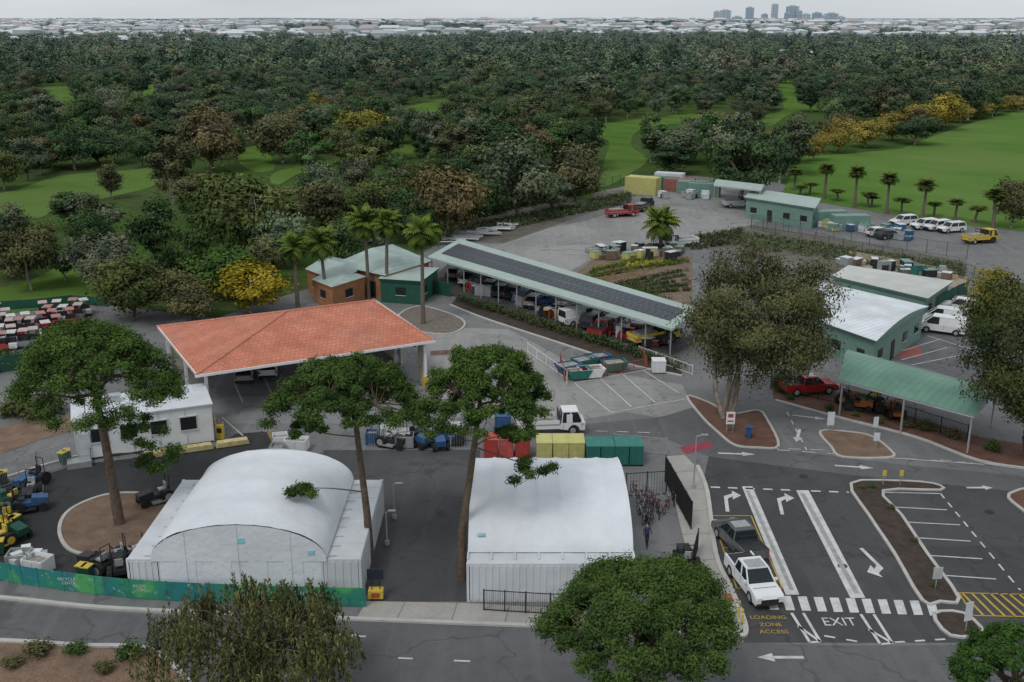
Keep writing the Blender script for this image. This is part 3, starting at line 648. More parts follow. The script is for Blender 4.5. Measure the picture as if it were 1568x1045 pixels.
mb.box((G(363,836,4)[0],y0-.1,3.9),(.45,.03,.35),CY); mb.box((xb-.9,y0-.1,3.1),(.4,.03,.3),CY)
for k in (.2,.5,.8): mb.cyl((xa+(xb-xa)*k,y0-.1,.2),(xa+(xb-xa)*k,y0-.1,2.66+2.25*math.sin(math.acos(1-2*k))),.02,.02,FABRIC,5)
mb.build('end_walls',parent=e)
mb=MB()
for j in range(9):
    yy=y0+(y1-y0)*(j+.3)/9
    mb.box((xa-.25,yy,2.68),(.6,.08,.05),WC); mb.box((xb+.3,yy,2.68),(.5,.08,.05),WC)
mb.build('roof_straps',parent=e)
fx0=G(716,922)[0]; fy0=G(716,922)[1]; fx1=fx0+10.2; by=G(735,754)[1]
e=empty('shelter_tent'); mb=MB(); W=fx1-fx0; cx=(fx0+fx1)/2
container(mb,cx,fy0+1.22,W,2.44,2.6,WC); container(mb,cx,by-1.22,W,2.44,2.6,WC); mb.build('containers',parent=e)
mb=MB(); ya,yb=fy0+1.3,by-1.6; n=26;m=56; vs=[]
for j in range(m+1):
    t=j/m; sag=.14*abs(math.sin(math.pi*t*7))**.5
    for i in range(n+1):
        th=math.pi*i/n; vs.append((fx0+.02+(W-.1)*t,(ya+yb)/2-(yb-ya)/2*math.cos(th),2.66+(2.38-sag+.012*R_.normal())*math.sin(th)))
mb.add(vs,[(j*(n+1)+i,(j+1)*(n+1)+i,(j+1)*(n+1)+i+1,j*(n+1)+i+1) for j in range(m) for i in range(n)],FABRIC)
mb.build('roof_canopy',parent=e,smooth=True)
mb=MB()
for xx in (fx0+.05,fx1-.1):
    mb.poly([(xx,ya,0)]+[(xx,(ya+yb)/2-(yb-ya)/2*math.cos(math.pi*i/n),2.64+2.22*math.sin(math.pi*i/n)) for i in range(n+1)]+[(xx,yb,0)],FABRIC)
for t in range(8):
    xx=fx0+.02+(W-.1)*t/7; mb.box((xx,fy0+.9,2.67),(.1,.9,.08),WC)
mb.box((fx0+.8,ya+.5,3.62),(.5,.35,.05),CY)
mb.build('end_walls',parent=e)
# ---------------------------------------------------------------- red tiled open shed
TILE,nt,o=newmat('terracotta_tiles')
tc=N(nt,'ShaderNodeTexCoord').outputs['Object']; bs=N(nt,'ShaderNodeBsdfPrincipled'); nt.links.new(bs.outputs[0],o.inputs[0]); bs.inputs['Roughness'].default_value=.75; bs.inputs['Specular IOR Level'].default_value=.2
c=mixc(nt,rmap(nt,noise(nt,tc,.5,5),.35,.65),(.52,.18,.11),(.66,.26,.17)); c=mixc(nt,rmap(nt,noise(nt,tc,5,3,.8),.45,.7,0,.5),c,(.42,.14,.09))
c=mixc(nt,rmap(nt,noise(nt,tc,.3,6,.75),.5,.7,0,.45),c,(.42,.25,.19))
bt=N(nt,'ShaderNodeTexBrick'); bt.inputs['Scale'].default_value=1.; bt.inputs['Brick Width'].default_value=.42; bt.inputs['Row Height'].default_value=.5; bt.inputs['Mortar Size'].default_value=.04
bt.inputs['Color1'].default_value=(1,1,1,1); bt.inputs['Color2'].default_value=(.8,.78,.78,1); bt.inputs['Mortar'].default_value=(.62,.58,.55,1); nt.links.new(tc,bt.inputs['Vector'])
c=mixc(nt,.7,c,bt.outputs['Color'],'MULTIPLY')
nt.links.new(c,bs.inputs['Base Color'])
A=Vector((*G(300,575,4.6),0));B=Vector((*G(665,522,4.6),0));D=Vector((*G(268,497,4.6),0))
ex=(B-A).normalized(); ang=math.atan2(ex.y,ex.x); Lx=(B-A).length; Ly=abs((D-A).dot(Vector((-ex.y,ex.x,0))))
e=empty('tiled_roof_shed',(A.x,A.y,0),ang); mb=MB(); z=4.6; R1=(Lx*.47,Ly*.5,6.9); R2=(Lx*.86,Ly*.5,6.9)
E=[(0,0,z),(Lx,0,z),(Lx,Ly,z),(-.6,Ly,z)]
mb.add(E+[R1,R2],[(0,1,5,4),(1,2,5),(2,3,4,5),(3,0,4)],TILE); mb.build('roof',parent=e)
mb=MB(); mb.poly([(x,y,z-.06) for x,y,_ in E],M('soffit',(.30,.27,.24)))
mb.box((Lx/2,-.06,z-.08),(Lx+.2,.12,.22),WHITE); mb.box((Lx+.06,Ly/2,z-.08),(.12,Ly,.22),WHITE); mb.box((-.2,Ly/2,z-.08),(.12,Ly,.22),WHITE,.036)
RT=M('ridge_tiles',(.50,.22,.15),.2,3)
for p,q in ((E[0],R1),(E[3],R1),(E[1],R2),(E[2],R2),(R1,R2)):
    p=Vector(p);q=Vector(q); k=int((q-p).length/.5)
    for i in range(k): a_=p+(q-p)*i/k; b_2=p+(q-p)*(i+1)/k; mb.cyl((a_.x,a_.y,a_.z+.03),(b_2.x,b_2.y,b_2.z+.03),.12,.09,RT,6)
mb.build('fascia',parent=e); mb=MB()
BG=M('render_beige',(.5,.45,.38))
for px,py in [(.9,.6),(Lx-.8,.5),(.5,Ly*.5),(.2,Ly-.6),(Lx*.5,Ly-.6),(Lx-.8,Ly-.6),(Lx-.8,Ly*.5)]:
    mb.box((px,py,z/2-.1),(.26,.26,z-.2),WHITE); mb.box((px,py,.5),(.45,.45,1.),YEL if py<1 else WHITE)
mb.box((Lx-.75,1.4,z/2-.1),(.25,1.5,z-.2),BG); mb.box((Lx*.5,Ly-.4,1.3),(Lx-1,.2,2.6),BG); mb.box((Lx-.5,Ly*.7,1.3),(.2,Ly*.5,2.6),BG)
for i in range(6): mb.box((Lx*(i+.5)/6,Ly/2,z-.3),(.15,Ly-.4,.3),DARK)
mb.build('posts_and_walls',parent=e)
# ---------------------------------------------------------------- site office (portable building)
p0=Vector((*G(120,708),0));p1=Vector((*G(328,678),0)); d=p1-p0; ang2=math.atan2(d.y,d.x); L=d.length; e=empty('portable_office',(p0.x,p0.y,0),ang2); mb=MB(); h=3.2
mb.box((L/2,2.6,h/2+.2),(L,5.2,h),WHITE); mb.box((L/2,2.6,h+.26),(L+.3,5.5,.1),WC)
for i in range(5): mb.box((L*(i+.5)/5,2.6,h+.33),(.06,5.4,.04),WHITE)
for i in range(6): mb.box((L*i/5,-.03,h/2+.2),(.08,.06,h),WC)
mb.box((L*.3,3.6,h+.6),(1.1,.9,.55),STEEL); mb.box((L*.7,3.8,h+.6),(1.1,.9,.55),STEEL)
mb.build('walls',parent=e); mb=MB()
for fx in (.17,.38,.6,.82):
    mb.box((L*fx,-.05,2.05),(1.25,.08,1.1),GLASS); mb.box((L*fx,-.06,1.45),(1.4,.12,.08),WC); mb.box((L*fx,-.06,2.65),(1.4,.12,.08),WC)
mb.box((L*.06,-.05,1.3),(.9,.08,2.1),M('door_grey',(.5,.52,.55)))
mb.box((1.,-1.2,1.1),(.05,2.2,.05),DARK); mb.box((.1,-.8,.25),(1.8,1.2,.5),STEEL)
mb.build('windows_and_door',parent=e)
mb=MB(); FY=M('faded_yellow',(.58,.48,.24),.25,2,dirt=(.45,.4,.3))
for i in range(3): mb.prism([(L*.45+i*2.9,.1),(L*.45+i*2.9+2.7,.1),(L*.45+i*2.9+2.55,.5),(L*.45+i*2.9+.15,.5)],-1.6,-.9,FY)
mb.build('water_barrier_row',(p0.x,p0.y,0),ang2)
# ---------------------------------------------------------------- generic roofs
def corr(name,col,scale=3.):
    m,nt,o=newmat(name); tc=N(nt,'ShaderNodeTexCoord').outputs['Object']; bs=N(nt,'ShaderNodeBsdfPrincipled'); nt.links.new(bs.outputs[0],o.inputs[0]); bs.inputs['Roughness'].default_value=.45
    c=mixc(nt,rmap(nt,noise(nt,tc,.3,5),.35,.65),[x*.82 for x in col],[min(1,x*1.15) for x in col])
    wv=N(nt,'ShaderNodeTexWave'); wv.inputs['Scale'].default_value=scale/6.28; nt.links.new(tc,wv.inputs[0])
    c=mixc(nt,rmap(nt,wv.outputs['Fac'],0,.35,.35,0),c,[x*.6 for x in col]); nt.links.new(c,bs.inputs['Base Color']); return m
CGREEN=corr('corrugated_green',(.12,.26,.19)); CPALE=corr('corrugated_pale_green',(.36,.46,.42)); CWHITE=corr('corrugated_white',(.68,.71,.74))
def quadbuilding(name,pts,z,mats,ridge=None,rise=.8,posts=False,thick=.2):
    P=[G(u,v,z) for u,v in pts]; c=(sum(p[0] for p in P)/4,sum(p[1] for p in P)/4)
    d=(P[1][0]-P[0][0],P[1][1]-P[0][1]); an=math.atan2(d[1],d[0]); ca,sa=math.cos(-an),math.sin(-an)
    Q=[((p[0]-c[0])*ca-(p[1]-c[1])*sa,(p[0]-c[0])*sa+(p[1]-c[1])*ca) for p in P]
    e=empty(name,(c[0],c[1],0),an); mb=MB(); roof,wall=mats
    mb.extr(Q,z-thick,z,wall if not posts else WC)
    Qo=[(x*1.02,y*1.03) for x,y in Q]
    m0=((Qo[0][0]+Qo[3][0])/2,(Qo[0][1]+Qo[3][1])/2); m1=((Qo[1][0]+Qo[2][0])/2,(Qo[1][1]+Qo[2][1])/2)
    if ridge=='hip':
        k=.2; r0=(m0[0]*(1-k)+m1[0]*k,m0[1]*(1-k)+m1[1]*k,z+rise); r1=(m1[0]*(1-k)+m0[0]*k,m1[1]*(1-k)+m0[1]*k,z+rise)
    elif ridge=='gable': r0=(*m0,z+rise); r1=(*m1,z+rise)
    if ridge in('hip','gable'):
        E=[(x,y,z+.02) for x,y in Qo]; mb.add(E+[r0,r1],[(0,1,5,4),(1,2,5),(2,3,4,5),(3,0,4)],roof)
    elif ridge=='arc':
        n=10; vs=[]
        for i in range(n+1):
            t=i/n; zz=z+.02+rise*math.sin(math.pi*t)
            vs+=[(Qo[0][0]*(1-t)+Qo[3][0]*t,Qo[0][1]*(1-t)+Qo[3][1]*t,zz),(Qo[1][0]*(1-t)+Qo[2][0]*t,Qo[1][1]*(1-t)+Qo[2][1]*t,zz)]
        mb.add(vs,[(2*i,2*i+1,2*i+3,2*i+2) for i in range(n)],roof); mb.add([vs[2*i] for i in range(n+1)],[tuple(range(n+1))],wall); mb.add([vs[2*i+1] for i in range(n+1)],[tuple(range(n+1))],wall)
    else: mb.extr(Qo,z+.02,z+.12,wall,roof)
    mb.build('roof',parent=e); mb=MB()
    if posts:
        for k in range(4):
            a,b=Q[k],Q[(k+1)%4]; n=max(1,int(math.hypot(a[0]-b[0],a[1]-b[1])/5))
            for i in range(n): t=i/n; mb.box(((a[0]*(1-t)+b[0]*t)*.97,(a[1]*(1-t)+b[1]*t)*.96,(z-thick)/2),(.13,.13,z-thick),STEEL)
        mb.build('posts',parent=e)
    else:
        Wq=[(x*.95,y*.95) for x,y in Q]; mb.extr(Wq,0,z-thick,wall); 
        for k in (0,1):
            a,b=Wq[k],Wq[(k+1)%4]; l=math.hypot(a[0]-b[0],a[1]-b[1]); n=max(1,int(l/3.2)); r=math.atan2(b[1]-a[1],b[0]-a[0])
            for i in range(n):
                t=(i+.5)/n; x=a[0]*(1-t)+b[0]*t;y=a[1]*(1-t)+b[1]*t
                if i%3==1: mb.box((x,y,1.05),(1,.12,2.1),DARK,r)
                else: mb.box((x,y,1.6),(1.3,.12,1),GLASS,r); mb.box((x,y,1.07),(1.4,.18,.06),WC,r)
        mb.build('walls',parent=e)
    return e
BRICK=M('orange_brick',(.36,.17,.08),.2,1,.9,fine=.3)
quadbuilding('brick_amenities_building',[(468,412),(520,432),(562,405),(500,392)],3.2,(CPALE,BRICK),'hip',.9)
quadbuilding('brick_amenities_building',[(478,428),(508,440),(560,424),(520,410)],3.0,(CPALE,BRICK),'hip',.6)
quadbuilding('green_roof_office',[(510,405),(590,422),(660,400),(600,375)],3.3,(CPALE,BRICK),'hip',1.2)
quadbuilding('green_roof_office',[(580,428),(645,432),(672,412),(600,408)],3.0,(PALEGREEN,GRNP),None)
quadbuilding('green_roof_carport',[(1287,582),(1492,637),(1530,598),(1300,537)],3.4,(CGREEN,WC),'arc',.9,True)
quadbuilding('white_roof_shed',[(1262,494),(1342,522),(1420,470),(1238,428)],3.6,(CWHITE,MIDGREEN),'arc',.7)
quadbuilding('white_roof_annex',[(1268,500),(1330,526),(1372,500),(1300,478)],2.7,(CWHITE,MIDGREEN),None)
quadbuilding('green_storage_building',[(1275,424),(1420,458),(1458,432),(1300,408)],3.0,(M('pale_roof',(.52,.53,.50),.1,.4,dirt=(.4,.4,.38)),MIDGREEN),None)
quadbuilding('green_machinery_shed',[(1093,284),(1165,292),(1172,284),(1100,275)],4.5,(PALEGREEN,MIDGREEN),'gable',.6,True)
quadbuilding('green_workshop',[(1140,303),(1248,320),(1256,305),(1155,290)],3.6,(PALEGREEN,MIDGREEN),None)
# solar carport
zc=3.6; P=[G(u,v,zc) for u,v in [(655,393),(1030,504),(1072,480),(704,371)]]
e=empty('solar_carport'); mb=MB()
def bil(s,t,z): 
    x=(P[0][0]*(1-s)+P[1][0]*s)*(1-t)+(P[3][0]*(1-s)+P[2][0]*s)*t; y=(P[0][1]*(1-s)+P[1][1]*s)*(1-t)+(P[3][1]*(1-s)+P[2][1]*s)*t; return (x,y,z+.5*t)
q=[bil(0,0,zc),bil(1,0,zc),bil(1,1,zc),bil(0,1,zc)]; lo=[(a,b,c-.25) for a,b,c in q]
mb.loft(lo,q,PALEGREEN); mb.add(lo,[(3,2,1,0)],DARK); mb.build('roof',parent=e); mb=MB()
SOL=M('solar_panel',(.025,.03,.045),.3,1,.35); nP=46
for r,(ta,tb) in enumerate(((.24,.50),(.52,.78))):
    for i in range(nP):
        sa,sb_=.03+.94*i/nP,.03+.94*(i+.93)/nP; mb.poly([bil(sa,ta,zc+.08),bil(sb_,ta,zc+.08),bil(sb_,tb,zc+.08),bil(sa,tb,zc+.08)],SOL)
mb.build('solar_panels',parent=e); mb=MB()
for i in range(13):
    for t in (.06,.94):
        x,y,z=bil(i/12*.98+.01,t,zc); mb.box((x,y,(z-.25)/2),(.14,.14,z-.25),STEEL)
mb.build('posts',parent=e)
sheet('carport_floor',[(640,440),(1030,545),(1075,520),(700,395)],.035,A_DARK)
# ---------------------------------------------------------------- fences
def fence(name,px,h,mat,kind='bars',step=2.4,z0=.0,raw=False,sp_=.13):
    pts=px if raw else [G(*q) for q in px]; mb=MB()
    for a,b in zip(pts[:-1],pts[1:]):
        a=Vector(a);b=Vector(b);l=(b-a).length; n=max(1,round(l/step)); r=math.atan2(b.y-a.y,b.x-a.x)
        for i in range(n+1):
            p=a+(b-a)*i/n; mb.box((p.x,p.y,z0+h/2),(.07,.07,h),mat,r)
        m=(a+b)/2
        if kind=='panel': mb.box((m.x,m.y,z0+h*.5),(l,.03,h*.94),mat,r)
        else:
            for zz in (.12,h-.08): mb.box((m.x,m.y,z0+zz),(l,.04,.045),mat,r)
            k=int(l/sp_)
            for i in range(k): p=a+(b-a)*(i+.5)/k; mb.box((p.x,p.y,z0+h/2),(.018,.018,h-.15),mat,r)
    return mb.build(name)
BAN,nt,o=newmat('banner_print'); tc=N(nt,'ShaderNodeTexCoord').outputs['Object']; bs=N(nt,'ShaderNodeBsdfPrincipled'); nt.links.new(bs.outputs[0],o.inputs[0])
c=mixc(nt,rmap(nt,noise(nt,tc,.22,2),.4,.6),(.03,.25,.14),(.02,.19,.2)); c=mixc(nt,rmap(nt,noise(nt,tc,.5,1),.52,.6),c,(.08,.36,.12)); c=mixc(nt,rmap(nt,noise(nt,tc,1.6,4),.55,.7,0,.6),c,(.03,.08,.09)); c=mixc(nt,rmap(nt,noise(nt,tc,2.6,3),.62,.68,0,.6),c,(.4,.5,.42))
nt.links.new(c,bs.inputs['Base Color']); bs.inputs['Roughness'].default_value=.5
bpts=smooth([G(*q) for q in [(-90,880),(0,890),(60,900),(200,917),(380,926),(560,931)]],3,False)
fence('banner_fence',bpts,1.35,BAN,'panel',2.2,.03,True)
for u,v in [(225,917),(400,925),(480,928),(110,906)]:
    cu=bpy.data.curves.new('banner_text','FONT'); cu.body='RECYCLING\nCENTRE'; cu.size=.27; cu.align_x='CENTER'; cu.materials.append(WC); ob=bpy.data.objects.new('banner_text',cu); COL.objects.link(ob)
    x,y=G(u,v); ob.location=(x,y-.14,.85); ob.rotation_euler=(math.pi/2,0,-.04)
fence('black_fence',[(741,936),(805,940),(880,944)],1.5,BLACK,step=1.6)
fence('security_gate',[(1018,738),(1058,812)],2.2,BLACK,'bars',1.5,0,False,.07)
fence('security_fence',[(958,762),(990,760),(1020,758)],2.0,BLACK,sp_=.2); fence('security_gate',[(1068,842),(1058,880)],1.6,BLACK,'bars',1.,0,False,.07)
fence('wire_fence',[(-60,765),(0,748),(60,728),(112,712)],2.0,M('grey_mesh',(.38,.40,.42)),'bars',2,0,False,.12)
fence('green_fence',[(-120,590),(0,572),(35,566)],1.8,GRNP,'panel'); fence('green_fence',[(0,476),(60,472),(110,466),(165,470)],1.2,GRNP,'panel')
fence('green_fence',[(1335,535),(1465,462),(1480,455)],2.2,GRNP,'panel')
FD=M('fence_dark',(.08,.10,.09))
fence('green_fence',[(1490,432),(1380,405),(1290,388),(1150,350)],2.2,FD,'bars',3,0,False,.3)
fence('green_fence',[(600,440),(650,448),(690,455)],1.8,GRNP,'panel'); fence('nursery_fence',[(1150,348),(1250,362),(1480,398)],2.2,FD,'bars',3,0,False,.3)
fence('green_fence',[(690,345),(760,325),(860,302),(950,282)],2,GRNP,'bars',3,0,False,.3)
WR=M('white_rail',(.7,.7,.68))
fence('railing',[(808,540),(868,582),(868,590)],1.1,WR,sp_=.8); fence('railing',[(978,545),(1060,575)],1.1,WR,sp_=.8); fence('railing',[(940,690),(1020,697)],1.5,STEEL,sp_=.3)
fence('wire_fence',[(690,690),(740,690)],1.6,STEEL,sp_=.2); fence('wire_fence',[(560,682),(590,684)],1.6,STEEL,sp_=.2)
fence('wire_fence',[(1180,596),(1290,620),(1400,652),(1480,678)],1.6,BLACK,sp_=.25)
# ---------------------------------------------------------------- vehicles
def arcpts(cx,r,z0):
    return [(cx+r*math.cos(t),z0+r*math.sin(t)) for t in [math.pi*k/8 for k in range(9)]]
VC={}
def vehicle_mesh(kind,paint):
    key=(kind,paint.name)
    if key in VC: return VC[key]
    mb=MB()
    P={'ute':(5.2,.9,1.6,.39,1.08,[(-.95,1.25),(-.8,.5)],1.72),'car':(4.5,.87,1.32,.34,.95,[(-1.85,1.1),(-1.25,.35)],1.44),'suv':(4.7,.9,1.4,.38,1.05,[(-2.25,1.15),(-2.0,.5)],1.68),
       'van':(5.0,.93,1.55,.36,1.1,[(-2.47,2.0),(-2.43,1.05)],1.95),'truck':(5.8,.95,1.85,.42,1.1,[(.9,2.7),(1.,2.3)],2.05)}[kind]
    L,w,wb,wr,bz,(gb,gt),rz=P; h=L/2
    prof=[(-h,.38)]+[(x,z) for x,z in reversed(arcpts(-wb,wr*1.12,.36))]+[(x,z) for x,z in reversed(arcpts(wb,wr*1.12,.36))]+[(h-.02,.38),(h,.72),(h-.14,bz-.16),(h-.6,bz-.06),(gb[1]+.0,bz),(-h+.03,bz)]
    if kind=='truck': prof=[(-h,.6),(-h,.95),(.8,.95),(.8,bz),(h,bz),(h,.5),(h-.05,.45)]+[(x,z) for x,z in arcpts(wb+.1,.48,.45)]+[(.6,.6)]
    mb.prism(prof,-w,w,paint)
    wi=w-.04; wt=w-.2
    b4=[(gb[0],-wi,bz+.003),(gb[1],-wi,bz+.003),(gb[1],wi,bz+.003),(gb[0],wi,bz+.003)]; t4=[(gt[0],-wt,rz-.05),(gt[1],-wt,rz-.05),(gt[1],wt,rz-.05),(gt[0],wt,rz-.05)]
    mb.loft(b4,t4,GLASS,False)
    mb.box(((gt[0]+gt[1])/2,0,rz-.02),(gt[1]-gt[0]+.06,2*wt+.06,.08),paint)
    def pil(x0,x1):
        for sd in(-1,1): mb.cyl((x0,sd*(wi+.005),bz),(x1,sd*(wt+.01),rz-.04),.05,.05,paint,5)
    pil(gb[1],gt[1]); pil(gb[0],gt[0]); m0=(gb[0]+gb[1])/2; m1=(gt[0]+gt[1])/2; pil(m0,m1)
    if kind=='van':
        for sd in(-1,1): mb.loft([(-2.45,sd*wi*1.004,bz),(.3,sd*wi*1.004,bz),(.3,sd*wi*.99,bz+.01),(-2.45,sd*wi*.99,bz+.01)],[(-2.41,sd*wt*1.02,rz-.04),(.3,sd*wt*1.02,rz-.04),(.3,sd*wt,rz-.04),(-2.41,sd*wt,rz-.04)],paint)
    if kind=='ute': 
        mb.box((-1.78,0,bz+.01),(1.45,1.55,.03),DARK)
        for sd in(-1,1): mb.box((-1.78,sd*.84,bz+.04),(1.55,.1,.08),paint); mb.cyl((-1.0,sd*.7,bz),(-1.25,sd*.62,bz+.45),.03,.03,DARK,5)
        mb.cyl((-1.25,-.62,bz+.45),(-1.25,.62,bz+.45),.03,.03,DARK,5); mb.box((0,0,rz+.05),(.9,1.1,.05),STEEL)
    if kind=='truck':
        mb.box((-1.1,0,1.01),(3.6,1.96,.1),STEEL)
        for sd in (-1,1): mb.box((-1.1,sd*.97,1.22),(3.6,.05,.35),paint)
        mb.box((-2.88,0,1.22),(.05,1.9,.35),paint); mb.box((.72,0,1.5),(.06,1.9,.9),DARK); mb.box((-1.1,.1,1.25),(2.4,1.4,.4),M('load',(.3,.28,.25),.5,3))
        for sd in (-1,1): mb.box((1.55,sd*(w-.015),1.5),(.5,.03,.75),paint)
    for x in (-wb,wb):
        for sd in(-1,1):
            mb.cyl((x,sd*(w-.22),wr),(x,sd*(w+.01),wr),wr,wr,TYRE,14); mb.cyl((x,sd*(w+.012),wr),(x,sd*(w+.02),wr),wr*.6,wr*.55,STEEL,10)
    for sd in(-1,1):
        mb.box((h-.05,sd*(w-.25),.78),(.12,.36,.16),WHITE); mb.box((-h-.005,sd*(w-.12),.85),(.05,.16,.3),REDP); mb.box((gt[1]+.55 if kind!='truck' else 2.6,sd*(w+.1),bz+.08),(.14,.2,.16),paint)
        for xx in (gb[1]-.1,m0,gb[0]+.15): mb.box((xx,sd*(w+.002),bz-.28),(.025,.01,.5),DARK)
    mb.box((h-.01,0,.62),(.06,1.1,.22),DARK); mb.box((h-.02,0,.42),(.1,2*w-.1,.14),DARK); mb.box((-h+.0,0,.45),(.12,2*w-.1,.14),DARK)
    if kind!='truck': mb.box((gb[1]+.5,0,bz-.012),(.03,1.5,.01),DARK)
    me=mb.mesh(kind); VC[key]=me; return me
PW=M('car_white',(.72,.73,.74),.03,1,.25); PGY=M('car_grey',(.15,.16,.17),.05,1,.25,.5); PDK=M('car_dark',(.03,.035,.05),.05,1,.2); PRD=M('car_red',(.35,.02,.02),.05,1,.25); PSL=M('car_silver',(.42,.43,.44),.05,1,.3,.5); PBL=M('car_blue',(.05,.12,.3),.05,1,.25)
def veh(kind,paint,u,v,deg,name=None,z=.05):
    nm=name or {'ute':'parked_ute','car':'parked_car','suv':'parked_suv','van':'parked_van','truck':'parked_truck'}[kind]
    return place(nm,vehicle_mesh(kind,paint),(*G(u,v),z),math.radians(deg),bevel=.04)
veh('ute',PGY,1131,840,103); veh('ute',PW,1152,902,-80)
for k,p,u,v,d in [('car',PDK,752,446,70),('suv',PDK,735,440,70),('van',PW,888,496,30),('suv',PW,945,502,60),('car',PRD,968,518,60),('truck',YEL,1000,525,30),('ute',PRD,925,512,60),('car',PSL,700,425,70),('suv',PDK,790,455,70),('car',PSL,820,468,65),('suv',PDK,910,500,60),
 ('car',PDK,770,452,70),('ute',PW,722,434,70),('suv',PBL,805,462,68),('car',PDK,860,482,65),('suv',PGY,985,512,60),('ute',PDK,1020,522,60),
 ('van',PW,1442,510,150),('van',PW,1448,497,150),('suv',PW,1470,478,150),('suv',PSL,1490,470,150),('suv',PW,1383,345,200),('suv',PW,1415,351,200),('suv',PW,1435,353,200),('suv',PW,1456,356,200),('truck',REDP,952,332,20),('truck',PDK,985,322,60),('truck',YEL,1500,372,20),
 ('car',PSL,376,580,100),('suv',PW,412,572,100),('car',PRD,650,450,80),('ute',PRD,1238,602,10),('truck',PW,1040,378,200),('truck',PW,842,662,5),('car',PW,1345,362,20),('ute',PBL,1290,345,20),('truck',PW,1130,318,10),('car',PDK,1360,366,20)]: veh(k,p,u,v,d)
def buggy_mesh(paint,top):
    mb=MB(); mb.prism([(-1.2,.3),(1.2,.3),(1.25,.6),(.7,.95),(.55,.5),(-.2,.5),(-.25,.8),(-1.2,.8)],-.58,.58,paint); mb.box((-.35,0,.88),(.5,1.0,.14),DARK); mb.box((-.65,0,1.15),(.12,1.,.45),DARK)
    for x in(-.85,.5):
        for y in(-.5,.5): mb.cyl((x,y,.6),(x*.9,y,1.85),.025,.025,BLACK,5)
    mb.box((-.15,0,1.88),(1.4,1.0,.06),top)
    for x in(-.8,.8):
        for sd in(-1,1): mb.cyl((x,sd*.42,.24),(x,sd*.62,.24),.24,.24,TYRE,10)
    return mb.mesh('buggy')
bm=[buggy_mesh(WHITE,M('buggy_top_white',(.55,.54,.52))),buggy_mesh(REDP,M('faded_red',(.38,.2,.18))),buggy_mesh(PSL,M('buggy_top_pink',(.48,.38,.36)))]
A0=np.array(G(-80,546));A1=np.array(G(60,526)); B0=np.array(G(-60,494)); B1=np.array(G(145,480))
for r in range(6):
    for i in range(9):
        if random.random()<.12: continue
        p=(A0+(A1-A0)*(i+.5)/9)*(1-r/5)+(B0+(B1-B0)*(i+.5)/9)*(r/5); place('golf_buggy',bm[random.choice([0,1,2,2,1,0])],(p[0]+U(-.3,.3),p[1]+U(-.5,.5),.02),1.9+U(-.25,.25))
def machine_mesh(paint,acc):
    mb=MB(); mb.prism([(-1.,.45),(1.3,.45),(1.35,.95),(.3,1.1),(.2,.75),(-1.,.75)],-.4,.4,paint); mb.box((-.45,0,.98),(.5,.5,.12),acc); mb.box((-.72,0,1.22),(.12,.5,.45),acc)
    for sd in(-1,1):
        mb.cyl((-.7,sd*.45,.5),(-.7,sd*.72,.5),.5,.5,TYRE,12); mb.cyl((-.7,sd*.725,.5),(-.7,sd*.74,.5),.28,.28,acc,10); mb.cyl((1.,sd*.45,.32),(1.,sd*.65,.32),.32,.32,TYRE,12); mb.cyl((-.9,sd*.38,.7),(-.9,sd*.38,2.),.035,.035,BLACK,5)
    mb.cyl((-.9,-.38,2.),(-.9,.38,2.),.035,.035,BLACK,5); mb.cyl((.1,0,1.),(-.1,0,1.3),.02,.02,BLACK,5); mb.cyl((-.1,0,1.3),(-.12,0,1.32),.17,.17,BLACK,10); mb.box((0,0,.3),(1.,1.5,.14),acc)
    return mb.mesh('mower')
mm=[machine_mesh(GRNP,YEL),machine_mesh(M('dull_orange',(.4,.14,.04)),DARK),machine_mesh(DARK,STEEL),machine_mesh(BLUE,DARK)]
for u,v,k in [(15,775,0),(48,765,2),(12,800,0),(45,782,3),(20,822,0),(-5,840,0),(50,745,3),(150,875,2),(172,868,2),(185,880,2),(200,866,2),(1300,620,1),(1312,628,1),(1358,632,1),(1372,640,1),(1330,622,0),(640,682,3),(655,676,2),(672,684,3),(690,680,3),(600,684,2),(1495,368,1),(1510,372,1),(955,330,1),(840,484,1),(240,770,2),(1050,868,2)]:
    x,y=G(u,v); place('ride_on_mower',mm[k],(x,y,.03),U(0,6.28),scale=(1.,)*3)
def crate(mat,w=1.2,d=1.,h=.8,lid=None):
    mb=MB(); t=.05
    mb.box((0,0,.08),(w,d,.08),mat)
    for sx in(-1,1): mb.box((sx*(w/2-t/2),0,h/2+.05),(t,d-2*t-.004,h),mat)
    for sy in(-1,1): mb.box((0,sy*(d/2-t/2),h/2+.05),(w,t,h),mat)
    for sx in(-1,0,1): mb.box((sx*w*.42,-d/2-.02,h/2+.05),(.08,.04,h*.9),mat)
    if lid: mb.box((0,0,h+.09),(w+.06,d+.06,.06),lid)
    else: mb.box((0,0,h*.6),(w-.12,d-.12,.3),M('load',(.3,.28,.25)))
    return mb
def skip(mat,w=3.2,d=1.7,h=1.4):
    mb=MB(); mb.prism([(-w/2+.5,.15),(w/2-.5,.15),(w/2,h),(w/2-.08,h),(w/2-.55,.25),(-w/2+.55,.25),(-w/2+.08,h),(-w/2,h)],-d/2,d/2,mat)
    for sy in(-1,1):
        mb.prism([(-w/2+.5,.16),(w/2-.5,.16),(w/2,h+.01),(-w/2,h+.01)],sy*d/2-.03,sy*d/2+.03,mat)
        for k in(-.3,0,.3): mb.box((k*w,sy*(d/2+.05),h*.55),(.1,.06,h*.8),mat)
    mb.box((0,0,h*.7),(w-.7,d-.1,.4),M('load',(.3,.28,.25))); return mb
YG=M('dull_yellow',(.52,.49,.18),.15,2,dirt=(.42,.4,.2))
